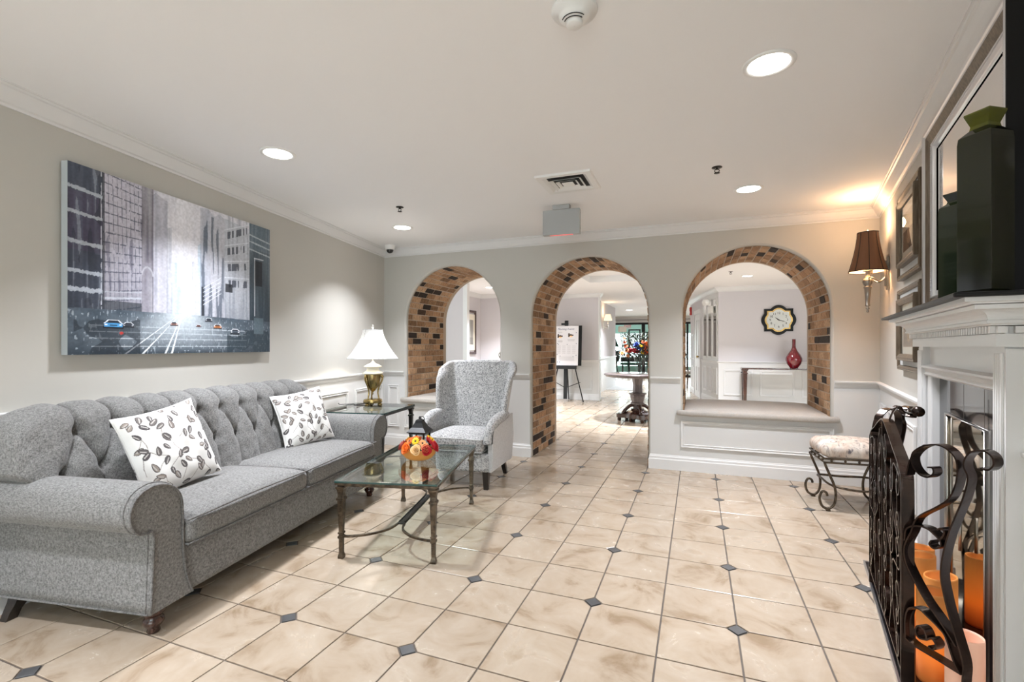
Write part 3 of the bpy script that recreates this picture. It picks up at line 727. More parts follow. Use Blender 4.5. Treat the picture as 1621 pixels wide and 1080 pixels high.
for sg in (1, -1):
    X = lambda w: c0+sg*w
    def cs_(ax, az, bx, bz, r):     # C scroll: spirals at both ends joined
        A_ = spiral(X(ax), az, r, 1.1, PI/2, 1 if sg*1 < 0 else -1)[::-1]; C_ = spiral(X(bx), bz, r, 1.1, -PI/2, -1 if sg*1 < 0 else 1)
        return A_+C_
    for j, (az, bz, ax, r) in enumerate(((.80, .66, .075, .060), (.58, .42, .075, .066), (.34, .19, .075, .062), (.72, .56, .235, .066), (.48, .31, .235, .070), (.74, .60, .385, .060), (.52, .34, .385, .066), (.26, .16, .385, .05))):
        mf.append(('scroll', cs_(ax, az, ax, bz, r), False))
    mf.append(('scroll', [(X(.02), .86), (X(.05), .80), (X(.11), .74), (X(.13), .66), (X(.12), .58), (X(.14), .5), (X(.27), .40), (X(.28), .3), (X(.2), .12)], False))
    mf.append(('scroll', [(X(.42), .78), (X(.30), .80), (X(.27), .72), (X(.28), .62), (X(.42), .52), (X(.43), .44), (X(.28), .42), (X(.29), .26), (X(.42), .12)], False))
panel(mf, m_, (0, 1, 0), 'main')
# finial curls at the crest, turning towards the wall
B().ribbon(smoothpts([(2.62, .325, .93), (2.66, .345, .965), (2.72, .37, .975), (2.74, .40, .955), (2.72, .425, .95), (2.70, .41, .965)], 6), BW, .006, (1, .2, 0)).build('crest_curl', 'screen', SCR)
B().tube([(2.66, .43, .968), (2.69, .43, .968)], .022, 12).build('crest_roll', 'screen', SCR)
wd = Vector((-.17, .17, 0)).normalized()
def wingfn(base, d, flip=1): return lambda w, z: (base[0]+d[0]*w, base[1]+d[1]*w, z)
ws = [('scroll', [(.02, .605), (.04, .661), (.097, .714), (.135, .754), (.156, .81), (.16, .87), (.146, .903), (.114, .922), (.076, .918), (.04, .894), (.017, .855), (.003, .797)], False),
      ('wing_bar', [(.165, .02), (.172, .10), (.174, .18), (.176, .243), (.16, .303), (.138, .374), (.123, .433), (.113, .492), (.118, .559), (.135, .639), (.154, .701), (.178, .776), (.189, .837), (.178, .87), (.182, .897), (.2, .922), (.23, .93), (.251, .917), (.255, .893), (.24, .874), (.222, .876)], False),
      ('scroll', [(-.002, .565), (.004, .608), (.036, .631), (.071, .634), (.097, .62), (.11, .613), (.123, .640), (.113, .651), (.102, .641)], False),
      ('scroll', [(.11, .613), (.112, .593), (.093, .576), (.078, .584), (.084, .599)], False),
      ('scroll', [(.062, .914), (.026, .882), (.023, .842), (.044, .813), (.071, .808), (.09, .825), (.087, .843), (.071, .841)], False),
      ('scroll', [(.02, .605), (-.002, .547), (.0, .497), (.023, .45), (.064, .39), (.1, .353), (.131, .319), (.155, .288)], False),
      ('scroll', [(.0, .228), (.0, .29), (.012, .333), (.044, .349), (.072, .338), (.104, .321), (.127, .3), (.150, .236), (.168, .206)], False),
      ('wing_rail', [(.0, .223), (.027, .214), (.084, .212), (.17, .208)], False),
      ('scroll', [(.069, .257), (.045, .250), (.034, .265), (.040, .288), (.058, .288), (.069, .27), (.069, .257), (.084, .272), (.098, .257), (.088, .236), (.074, .240)], False)]
panel(ws, wingfn((2.166, .324), wd), (.7, .7, 0), 'wing')
wd2 = Vector((.17, .17, 0)).normalized(); panel(ws, wingfn((3.104, .324), wd2), (-.7, .7, 0), 'wing')
for s in (2.17, 3.10): B().box((s, .322, .40), (.012, .03, .76)).build('post', 'screen', SCR)

# mantel bottles
def bottle(name, s, D, w, hh, m, label, rot, neck):
    t = thing(name, label, 'bottle', rw(s, D, 1.409), rot); r = w/2*math.sqrt(2)
    k = hh-neck
    b = B().lathe([(.001, .004), (r*.93, 0), (r, .012), (r, k-.02), (r*.96, k), (r*.55, k+neck*.30), (r*.50, k+neck*.45), (r*.74, k+neck*.95), (r*.72, hh), (r*.60, hh), (r*.40, k+neck*.45), (r*.5, k+neck*.25), (r*.90, k-.02), (r*.92, .02), (.001, .014)], 4, smooth=False, ph=PI/4, cap=False)
    b.build('glass_body', m, t, bev=.006)
    B().lathe([(r*.565, k+neck*.26), (r*.515, k+neck*.45), (r*.755, k+neck*.95), (r*.745, hh+.001), (r*.60, hh+.001), (r*.42, k+neck*.45)], 4, smooth=False, ph=PI/4, cap=False).build('neck', 'oliveglass' if m == 'greenglass' else m, t); return t
bottle('glass_bottle', 2.0, .480, .092, .557, 'greenglass', 'tall square dark olive-green glass bottle on the near end of the mantel', math.radians(33), .070)
bottle('glass_bottle', 2.42, .505, .080, .42, 'darkglass', 'shorter nearly black square glass bottle behind the tall green one', math.radians(30), .05)

# mirror over the mantel, propped on it
MI = thing('wall_mirror', 'large mirror in a bronze and silver frame with black sides above the mantel', 'mirror'); MI.matrix_world = RMX
ms0, ms1, mz0, mz1 = 2.045, 3.232, 1.412, 2.345
fprof = [(0, 0, 'b'), (0, .048, 0), (.004, .052, 0), (.014, .052, 0)]
def rectframe(parent, name, m, s0, s1, z0, z1, prof, D0, mx=None):   # prof: (inward, proud); plane facing -D at D0
    cs = [(s0, z0), (s1, z0), (s1, z1), (s0, z1)]; dr_ = [(1, 1), (-1, 1), (-1, -1), (1, -1)]; vs = []
    for (u, z), (a, c) in zip(cs, dr_):
        for i, o in prof: vs.append((u+a*i, D0-o, z+c*i))
    k = len(prof); fs = [(i*k+a, i*k+a+1, ((i+1) % 4)*k+a+1, ((i+1) % 4)*k+a) for i in range(4) for a in range(k-1)]
    return B().add(vs, fs).build(name, m, parent)
rectframe(MI, 'outer_side', 'blackpaint', ms0, ms1, mz0, mz1, [(0, 0), (0, .050), (.003, .052)], RD)
rectframe(MI, 'silver_moulding', 'silver', ms0, ms1, mz0, mz1, [(.003, .052), (.008, .056), (.016, .052), (.020, .046), (.026, .044)], RD)
rectframe(MI, 'bronze_moulding', 'frame', ms0, ms1, mz0, mz1, [(.026, .044), (.032, .046), (.070, .030), (.076, .028)], RD)
rectframe(MI, 'inner_silver_moulding', 'silver', ms0, ms1, mz0, mz1, [(.076, .028), (.080, .034), (.086, .028), (.090, .018), (.094, .012)], RD)
b = B(); ni = 0
for (p, q) in (((ms0+.083, mz0+.083), (ms1-.083, mz0+.083)), ((ms0+.083, mz1-.083), (ms1-.083, mz1-.083)), ((ms0+.083, mz0+.083), (ms0+.083, mz1-.083)), ((ms1-.083, mz0+.083), (ms1-.083, mz1-.083))):
    L = math.hypot(q[0]-p[0], q[1]-p[1]); k = int(L/.009)
    for i in range(k): b.ball((p[0]+(q[0]-p[0])*i/k, RD-.034, p[1]+(q[1]-p[1])*i/k), .0038, 5, 3)
o = b.build('beading', 'silver', MI); o['kind'] = 'stuff'
i0 = .093
B().box(((ms0+ms1)/2, RD-.008, (mz0+mz1)/2), (ms1-ms0-2*i0, .012, mz1-mz0-2*i0)).build('mirror_glass', 'mirror', MI)
rectframe(MI, 'glass_bevel', 'mirror', ms0, ms1, mz0, mz1, [(i0, .0142), (i0+.022, .0175)], RD)

# two framed prints to the left of the mirror
def art(u, v, kind):
    r_ = random.Random(kind); return None
def wallprint(z0, z1, zi0, zi1, label):
    t = thing('framed_print', label, 'picture', group=None); t.matrix_world = RMX; s0, s1, si0, si1 = 3.432, 4.145, 3.50, 4.06
    rectframe(t, 'outer_frame', 'frame', s0, s1, z0, z1, [(0, 0), (0, .030), (.004, .034), (.012, .032), (.016, .036), (.030, .028), (.032, .020)], RD)
    B().box(((s0+s1)/2, RD-.012, (z0+z1)/2), (s1-s0-.05, .018, z1-z0-.05)).build('backing_panel', 'matboard', t)
    rectframe(t, 'inner_frame', 'frame', si0-.06, si1-.04, zi0, zi1, [(0, .021), (0, .052), (.004, .057), (.014, .054), (.020, .057), (.040, .046), (.044, .036)], RD)
    h_, w_ = 80, 100; img = np.ones((h_, w_, 3))*L3((214, 214, 206)); Y, X = np.mgrid[0:h_, 0:w_]; Y = Y/h_; X = X/w_
    m1 = (abs(X-.5) < .34) & (abs(Y-.5) < .34); img[m1] = L3((176, 166, 150)); n = rng.random((h_, w_))
    m2 = m1 & (Y < .52); img[m2] = L3((58, 46, 40)); q = ((X-.5)/.10)**2+((Y-.40)/.13)**2 < 1+.8*n; img[q & m1] = L3((150, 118, 92)); q = ((X-.5)/.12)**2+((Y-.68)/.10)**2 < 1; img[q & m1 & (n > .3)] = L3((140, 128, 112))
    painted('print', 'print', t, img, lambda u, v: np.stack([si1-.045-(si1-si0)*.92*u+.0, np.full_like(u, RD-.030), zi0+.035+(zi1-zi0-.07)*v], 1))
    B().add([(si0-.02, RD-.040, zi0+.04), (si1-.08, RD-.040, zi0+.04), (si1-.08, RD-.040, zi1-.04), (si0-.02, RD-.040, zi1-.04)], [(0, 1, 2, 3)]).build('glazing', 'glass', t)
    return t
wallprint(1.690, 2.245, 1.762, 2.175, 'upper of the two double-framed prints between sconce and mirror')
wallprint(1.095, 1.625, 1.160, 1.555, 'lower double-framed print, partly hidden behind the mantel end')

# wall sconce
SN = thing('wall_sconce', 'nickel candle-arm wall sconce with pleated brown bell shade in the right corner', 'sconce'); SN.matrix_world = RMX
sx, sd = 4.775, .455
B().box((sx, RD-.008, 1.83), (.075, .016, .26), bev=.006).box((sx, RD-.02, 1.83), (.045, .016, .20), bev=.006).build('back_plate', 'oldnickel', SN)
b = B()
for ds in (-.05, .05):
    b.tube(smoothpts([(sx+ds*.2, RD-.02, 1.80), (sx+ds*.6, RD-.06, 1.765), (sx+ds, RD-.10, 1.79), (sx+ds*.7, sd+.01, 1.80), (sx, sd, 1.785)], 6), .006, 8)
b.build('arm', 'oldnickel', SN)
col_ = [(.0005, 1.520), (.008, 1.525), (.010, 1.534), (.004, 1.545), (.013, 1.552), (.013, 1.560), (.005, 1.566), (.017, 1.576), (.017, 1.584), (.014, 1.588), (.024, 1.715), (.028, 1.72), (.028, 1.73), (.018, 1.736), (.030, 1.752), (.036, 1.772), (.030, 1.792), (.018, 1.802), (.014, 1.825), (.016, 1.85), (.034, 1.856), (.034, 1.861), (.004, 1.862)]
B().lathe(col_, 16, (sx, sd, 0)).build('column', 'oldnickel', SN)
B().lathe([(.013, 1.86), (.013, 1.94), (.003, 1.945)], 12, (sx, sd, 0)).lathe([(.010, 1.835), (.010, 1.905), (.003, 1.91)], 12, (sx+.05, sd+.03, 0)).build('candle_sleeve', 'candlecard', SN)
def octshade(zb, zt, rb, rt, n=8, k=9, curve=.55, ph=0):
    prof = []
    for j in range(k):
        t = j/(k-1); r = rb+(rt-rb)*(1-(1-t)**(1/curve)) if False else rt+(rb-rt)*((1-t)**1.7*.75+(1-t)*.25); prof.append((r, zb+(zt-zb)*t))
    return prof
def shadem(name, c, trans, emit, es):
    m = mat(name, c, .85, emit=emit, es=es); m.node_tree.nodes['Principled BSDF'].inputs['Subsurface Weight'].default_value = 0
    return m
M['brownshade'] = shadem('brown_silk_shade', lin((72, 50, 38)), 0, (.42, .17, .07), .16)
M['shadelining'] = shadem('lit_shade_lining', (.85, .74, .60), 0, (1, .74, .5), .75)
M['shadeseam'] = mat('shade_seam', (.015, .010, .008), .7)
def shade(parent, c, zb, zt, rb, rt, mo, mi, ms, seams=8, seamr=.0022, pinch=.03, sq=1):
    pr = octshade(zb, zt, rb, rt); wob = lambda a, z: (1-pinch*abs(math.cos(a*seams/2))**.7)
    o = B().lathe(pr, 48, c, cap=False, wob=wob).build('shade', mo, parent)
    B().lathe([(r*.975-.001, z) for r, z in pr], 48, c, cap=False, wob=wob).build('shade_lining', mi, o)
    b = B()
    for k in range(seams):
        a = 2*PI*(k)/seams; b.tube([(c[0]+r*wob(a, 0)*math.cos(a), c[1]+r*wob(a, 0)*math.sin(a), z) for r, z in pr], seamr, 5)
    for r, z in (pr[0], pr[-1]): b.tube([(c[0]+r*wob(a, 0)*math.cos(a), c[1]+r*wob(a, 0)*math.sin(a), z) for a in np.linspace(0, 2*PI, 49)[:-1]], seamr*1.3, 5, closed=True)
    b.build('seam', ms, o); return o
shade(SN, (sx, sd, 0), 1.853, 2.165, .134, .072, 'brownshade', 'shadelining', 'shadeseam', 8, .003, .05)
B().tube([(sx, sd, 2.13), (sx, sd, 2.165)], .003, 6).lathe([(.002, 2.163), (.010, 2.172), (.006, 2.182), (.001, 2.190)], 10, (sx, sd, 0)).build('finial', 'oldnickel', SN)
for z, p, cc in ((2.05, 14, (1, .60, .33)), (2.22, 6.5, (1, .60, .32))):
    l = bpy.data.lights.new('sconce_bulb', 'POINT'); l.energy = p; l.color = cc; l.shadow_soft_size = .05
    o = bpy.data.objects.new('sconce_bulb', l); COL.objects.link(o); o.location = rw(sx, sd, z)

# ------------------------------------------------------------------ ceiling fixtures
def downlight(x, y, label, p=DOWN_P, r=.105, grp='recessed ceiling downlights', z=CH, light=True):
    t = thing('recessed_downlight', label, 'ceiling light', (x, y, z), 0, grp)
    B().lathe([(r, 0), (r, -.004), (r*.93, -.008), (r*.80, -.005), (r*.76, .0)], 36, cap=False).build('trim_ring', 'white', t)
    B().lathe([(r*.78, -.003), (r*.70, -.006), (.001, -.007)], 36, cap=False).build('lens', 'bulb', t)
    if light: area('overhead_light', (x, y, z-.012), r*1.4, p, WARM, disk=True, spread=math.radians(106))
downlight(.291, 2.33, 'recessed ceiling downlight nearest the camera, towards the fireplace')
downlight(-2.48, 2.288, 'recessed ceiling downlight above the sofa and street painting')
downlight(-2.825, 4.171, 'recessed ceiling downlight over the end table corner')
downlight(.376, 4.123, 'recessed ceiling downlight before the right arch')
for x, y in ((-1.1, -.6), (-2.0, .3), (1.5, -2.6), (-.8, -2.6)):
    area('overhead_light', (x, y, CH-.012), .15, DOWN_P, WARM, disk=True, spread=math.radians(106))  # unseen lamps without fixtures, added to brighten the front room
for x, y, l in ((.82, 9.22, 'hall ceiling downlight seen through the right arch'), (-4.01, 9.07, 'hall ceiling downlight seen through the left arch')):
    downlight(x, y, l, 70, .10)
x, y = floor_at(996, 491, CH); downlight(x, y, 'far hall ceiling downlight seen through the middle arch', 60, .12)
for x, y in ((-1.0, 7.9), (-3.2, 8.6), (-1.6, 13.0), (-.9, 16.0), (1.8, 8.4), (-3.6, 17.5), (-.5, 19), (1.6, 16)):
    area('overhead_light', (x, y, CH-.012), .16, 85 if y < 12 else 48, (.92, .945, 1), disk=True, spread=math.radians(106))  # extra lamps with no fixtures, added so the hall is brighter
# vent
t = thing('ceiling_vent', 'square white ceiling air vent with stepped louvres', 'air vent', (-.89, 3.465, CH), 0)
def sqring(b, a, c, za, zb, th=.004):
    for q in range(4):
        r = rotz(q*PI/2); b.add([(-a, -a, za), (a, -a, za), (c, -c, zb), (-c, -c, zb)], [(0, 1, 2, 3)], False, r)
b = B(); sqring(b, .205, .20, 0, -.014); sqring(b, .20, .16, -.014, -.014); sqring(b, .16, .135, -.014, .0); b.build('vent_frame', 'white', t)
B().add([(-.136, -.136, -.001), (.136, -.136, -.001), (.136, .136, -.001), (-.136, .136, -.001)], [(0, 1, 2, 3)]).build('dark_duct', 'screw', t)
for a in (.118, .080):
    b = B(); sqring(b, a, a-.022, -.022, -.008); b.build('louvre', 'white', t)
B().box((0, 0, -.018), (.085, .085, .006), bev=.002).build('centre_plate', 'white', t)
# exit sign seen from behind
t = thing('exit_sign', 'grey metal exit sign box hung from the ceiling, seen from its blank back', 'exit sign', (-1.095, 4.02, CH), math.radians(3))
M['greymetal'] = mat('grey_enamel', (.40, .41, .41), .4); M['redglow'] = mat('red_glow', (.6, .1, .1), .5, emit=(1, .12, .12), es=1.1)
B().box((0, 0, -.020), (.15, .06, .04), bev=.004).build('ceiling_mount', 'greymetal', t)
B().box((0, 0, -.150), (.325, .055, .218), bev=.005).build('housing', 'greymetal', t)
B().box((0, -.005, -.2595), (.20, .016, .002)).build('lit_slot', 'redglow', t)
for z in (-.08, -.21): B().lathe([(.004, 0), (.003, .002)], 8, (.1630, 0, z), mx=None).build('screw', 'screw', t)
# smoke detector
t = thing('smoke_detector', 'round white smoke detector at the top edge above the middle arch', 'smoke detector', (-.415, 1.70, CH))
B().lathe([(.082, 0), (.084, -.006), (.080, -.014), (.058, -.018), (.055, -.030), (.035, -.045), (.030, -.046)], 36, cap=False).build('base', 'white', t)
B().lathe([(.030, -.044), (.030, -.056), (.026, -.060), (.001, -.061)], 24, cap=False).build('cap', 'white', t)
for r, z in ((.044, -.0405), (.036, -.0460)): B().tube([(r*math.cos(a), r*math.sin(a), z) for a in np.linspace(PI*1.15, PI*1.85, 14)], .0018, 5).build('slot', 'screw', t)
textobj('USI SAFE', .009, 'lettering', 'screw', t, Matrix.Translation((0, -.004, -.0612))@Matrix.Rotation(PI, 4, 'X')@Matrix.Rotation(PI, 4, 'Z'), .0001) if False else None
# sprinklers
for x, y, l in ((-2.436, 3.557, 'black ceiling sprinkler head near the left corner'), (.129, 3.55, 'black ceiling sprinkler head near the right arch'), (.52, 8.6, 'small sprinkler head on the hall ceiling beyond the right arch')):
    t = thing('sprinkler_head', l, 'sprinkler', (x, y, CH), 0, 'ceiling sprinklers')
    B().lathe([(.034, 0), (.034, -.003), (.022, -.006), (.012, -.007)], 20, cap=False).build('escutcheon', 'bronzeblack', t)
    b = B().tube([(0, 0, -.005), (0, 0, -.016)], .009, 10)
    for sg in (-1, 1): b.tube(smoothpts([(sg*.009, 0, -.014), (sg*.015, 0, -.026), (sg*.003, 0, -.038)], 4), .0026, 6)
    b.build('frame', 'bronzeblack', t); B().lathe([(.019, -.038), (.019, -.041)], 14).build('deflector', 'bronzeblack', t)
# dome camera
t = thing('security_camera', 'small white dome security camera with black lens in the ceiling corner', 'security camera', (-3.47, 4.86, CH))
B().lathe([(.060, 0), (.062, -.01), (.056, -.050), (.044, -.056), (.042, -.054)], 28, cap=False).build('housing', 'white', t)
B().lathe([(.042, -.053)]+[(.042*math.cos(a), -.056-.042*math.sin(a)) for a in np.linspace(0, PI/2*.97, 8)], 24, cap=False).build('dome', 'marble', t)

# ------------------------------------------------------------------ bench cushions in the arches
for cx, l in ((a1, 'taupe upholstered sill cushion in the left arch behind the armchair'), (a3, 'taupe upholstered sill cushion filling the right arch')):
    t = thing('sill_cushion', l, 'cushion', (cx, 0, .555), 0, None)
    b = B().rbox((0, (YA-.055+YB)/2+.02, .036), (1.25, YB-YA+.03, .072), .030, 9, .01)
    b.rbox((0, YA-.028, .030), (1.39, .062, .066), .028, 9, .0)
    b.build('padded_seat', 'bench', t)

# ------------------------------------------------------------------ sofa (local: u along the wall, v out from the wall)
def uvw(u, v, z=0):
    n = Vector((math.cos(math.radians(10)), math.sin(math.radians(10)))); p = ua*u+n*(-2.779+v); return (p.x, p.y, z)
SMX = Matrix(((ua.x, math.cos(math.radians(10)), 0, 0), (ua.y, math.sin(math.radians(10)), 0, 0), (0, 0, 1, 0), (0, 0, 0, 1)))
SMX = Matrix.Translation((*uvw(0, 0)[:2], 0))@SMX
SO = thing('sofa', 'long grey tweed sofa with rolled arms and tufted back along the left wall', 'sofa'); SO.matrix_world = SMX
UC = 2.735
fv = lambda p, q, h: (p, h, q)
B().rbox((UC, .475, .228), (2.04, .82, .236), .025, 7).build('base', 'sofa', SO)
armprof = smoothpts([(1.676, .112, 0), (1.684, .30, 0), (1.688, .455, 0), (1.655, .468, 0), (1.615, .482, 0), (1.586, .53, 0), (1.584, .585, 0), (1.612, .636, 0), (1.665, .662, 0), (1.725, .662, 0), (1.788, .635, 0), (1.826, .58, 0), (1.835, .50, 0), (1.836, .40, 0), (1.842, .28, 0), (1.862, .18, 0), (1.890, .112, 0)], 3)
armprof = [(p.x, p.y) for p in armprof]
for side in (0, 1):
    pr = [(p if not side else 2*UC-p, q) for p, q in armprof]
    if side: pr = pr[::-1]
    b = B(); n = len(pr)
    ucen = 1.72 if not side else 2*UC-1.72
    rings = [(.04, .985), (.05, 1), (.84, 1), (.872, 1.0), (.888, .985), (.893, .95)]
    vs = []
    for v, sc in rings:
        for p, q in pr: vs.append((ucen+(p-ucen)*sc, v-(0 if q < .64 else 0), .40+(q-.40)*(sc if q > .13 else 1)))
    fs = [(j*n+i, (j+1)*n+i, (j+1)*n+(i+1) % n, j*n+(i+1) % n) for j in range(len(rings)-1) for i in range(n)]
    b.add(vs, fs, True); b.add(vs[:n], [tuple(range(n))]); b.add(vs[-n:], [tuple(range(n))[::-1]])
    ar = b.build('arm', 'sofa', SO)
    pp = []
    for p, q in pr:
        pp.append((ucen+(p-ucen)*.965, .897, .40+(q-.40)*.965 if q > .13 else q+.004))
    B().tube(pp, .0050, 6).tube([(x, y-.012, z) for x, y, z in [(ucen+(p-ucen)*1.004, .882, .40+(q-.40)*1.004 if q > .13 else q) for p, q in pr]], .0040, 6).build('piping', 'piping', ar)
    uo = 1.676 if not side else 2*UC-1.676
    B().tube([(uo, .06, .114), (uo, .88, .114)], .005, 6).build('hem_piping', 'piping', ar)
# tufted back
prof = [Vector(p) for p in [(.375, .40, 0), (.352, .50, 0), (.325, .62, 0), (.298, .74, 0), (.276, .83, 0), (.262, .89, 0), (.235, .930, 0), (.190, .952, 0), (.140, .955, 0), (.095, .940, 0), (.065, .905, 0), (.055, .85, 0), (.05, .70, 0), (.05, .40, 0), (.05, .14, 0)]]
pp = smoothpts(prof, 6); pl_ = np.array([(p.x, p.y) for p in pp]); seg = np.r_[0, np.cumsum(np.hypot(*np.diff(pl_, axis=0).T))]
nv_ = 110; sv = np.linspace(0, 1.16, nv_); PV = np.interp(sv, seg, pl_[:, 0]); PZ = np.interp(sv, seg, pl_[:, 1])
tv = np.gradient(PV); tz = np.gradient(PZ); tl = np.hypot(tv, tz); NV, NZ = tz/tl, -tv/tl
nu_ = 420; U0, U1 = 1.60, 3.80; uu = np.linspace(U0, U1, nu_)
def s_of_z(z): k = np.argmin(abs(PZ[:60]-z)); return sv[k]
sA, sB, sTop, sEnd = s_of_z(.845), s_of_z(.655), .66, .90
sp = .176; row1 = [UC+sp*(k-6) for k in range(13)]; row2 = [UC+sp*(k-5.5) for k in range(12)]
row1 = [u for u in row1 if 1.76 < u < 3.71]; row2 = [u for u in row2 if 1.76 < u < 3.71]
segs = []
for u in row1:
    segs.append(((u, sA), (u, sTop+.05), 1.0))
    for w in row2:
        if abs(u-w) < sp*.6: segs.append(((u, sA), (w, sB), .9))
for w in row2: segs.append(((w, sB), (w, 0.0), 1.0))
Ug, Sg = np.meshgrid(uu, sv, indexing='ij'); dmin = np.full(Ug.shape, 9.0); hgt = np.full(Ug.shape, 1.0)
for (p, q, k) in segs:
    p = np.array(p); q = np.array(q); d = q-p; L2 = d@d; t_ = np.clip(((Ug-p[0])*d[0]+(Sg-p[1])*d[1])/L2, 0, 1)
    dd_ = np.hypot(Ug-p[0]-t_*d[0], Sg-p[1]-t_*d[1]); dmin = np.minimum(dmin, dd_)
puff = np.sqrt(np.clip(1-(1-np.clip(dmin/.085, 0, 1))**2, 0, 1))
btn = np.full(Ug.shape, 9.0)
for u in row1: btn = np.minimum(btn, np.hypot(Ug-u, Sg-sA))
for w in row2: btn = np.minimum(btn, np.hypot(Ug-w, Sg-sB))
disp = .034*puff-.030*np.exp(-(btn/.028)**2)-.006*np.exp(-(dmin/.006)**2)
fade = np.clip((sEnd-Sg)/.25, 0, 1); fade = fade*fade*(3-2*fade)
noise_ = .0015*np.sin(Ug*61+Sg*37)+.001*np.sin(Ug*23-Sg*71)
disp = (disp-.012)*fade+noise_
e0 = np.clip((Ug-U0)/.20, 0, 1); e1 = np.clip((U1-Ug)/.30, 0, 1); ed = 1-np.sqrt(np.clip(1-(1-e0)**2, 0, 1))+1-np.sqrt(np.clip(1-(1-e1)**2, 0, 1))
VV = PV[None]+NV[None]*disp; ZZ = PZ[None]+NZ[None]*disp
drop = np.clip((ZZ-.45)/.5, 0, 1); ed_ = (1-np.sqrt(np.clip(1-(1-e0)**2, 0, 1)))*.5+1-np.sqrt(np.clip(1-(1-e1)**2, 0, 1)); ZZ = ZZ-ed_*drop*.24; VV = VV+(.16-VV)*np.clip(ed_*.9, 0, 1)*(ZZ > .5)*.35; VV = VV+(.15-VV)*.0
lowz = np.clip((.70-ZZ)/.13, 0, 1); lowz = lowz*lowz*(3-2*lowz); UU = Ug+np.clip(1.72-Ug, 0, 1)*lowz-np.clip(Ug-3.75, 0, 1)*lowz
vs = np.stack([UU, VV, ZZ], -1).reshape(-1, 3).tolist()
fs = [(i*nv_+j, (i+1)*nv_+j, (i+1)*nv_+j+1, i*nv_+j+1) for i in range(nu_-1) for j in range(nv_-1)]
bk = B().add(vs, fs, True).add(vs[:nv_], [tuple(range(nv_))]).add(vs[-nv_:], [tuple(range(nv_))[::-1]]).build('tufted_back', 'sofa', SO)
def surf(u, s):
    i = int(np.clip(round((u-U0)/(U1-U0)*(nu_-1)), 0, nu_-1)); j = int(np.clip(round(s/1.16*(nv_-1)), 0, nv_-1)); return (u, VV[i, j], ZZ[i, j])
for u, s in [(u, sA) for u in row1]+[(w, sB) for w in row2]:
    c = surf(u, s); B().ball((c[0], c[1]+.002, c[2]), .010, 10, 5, sq=(1, .5, 1)).build('button', 'piping', bk)
B().tube([(u, .062, .955-(ed_[int((u-U0)/(U1-U0)*(nu_-1)), 0])*.24-.03) for u in np.linspace(U0+.04, U1-.04, 40)], .005, 6).build('piping', 'piping', bk)
# seat cushions
for k in range(2):
    uc = UC+(-.4505 if k == 0 else .4505)
    b = B(); b.rbox((uc, .625, .405), (.894, .60, .130), .042, 13, .030)
    if k == 0: sc_ = b.build('seat_cushion', 'sofa', SO)
    else: sc_ = b.build('seat_cushion', 'sofa', SO)
    for zz in (.462, .350):
        cr = lambda a, c: (.006 if zz > .4 else 0)
        x0, x1, y0, y1 = uc-.443, uc+.443, .33, .921
        loop = smoothpts([(x0, y0, zz), (x0, .62, zz+.004), (x0+.004, y1-.03, zz), (x0+.035, y1-.002, zz), (uc, y1+.001, zz+.008*(zz > .4)), (x1-.035, y1-.002, zz), (x1-.004, y1-.03, zz), (x1, .62, zz+.004), (x1, y0, zz)], 5)
        B().tube(loop, .0052, 6).build('piping', 'piping', sc_)
for u in (1.745, 3.685):
    B().lathe([(.001, 0), (.022, 0), (.026, .008), (.022, .022), (.033, .034), (.041, .048), (.038, .062), (.026, .070), (.036, .080), (.048, .096), (.050, .112)], 24, (u, .835, 0)).build('front_leg', 'darkwood', SO)
for u, k in ((1.73, -1), (3.74, 1)):
    b = B()
    def cs2(z, t): return (-.0*t)
    vs = []
    for z, dv, du, w in ((0, -.03, k*.035, .022), (.04, -.022, k*.024, .023), (.08, -.008, k*.010, .028), (.115, 0, 0, .034)):
        for a, c in ((-1, -1), (1, -1), (1, 1), (-1, 1)): vs.append((u+du+a*w, .125+dv+c*w*.9, z))
    b.add(vs, [(3, 2, 1, 0), (12, 13, 14, 15)]+[(j*4+i, j*4+(i+1) % 4, (j+1)*4+(i+1) % 4, (j+1)*4+i) for j in range(3) for i in range(4)]); b.build('rear_leg', 'blackwood', SO)

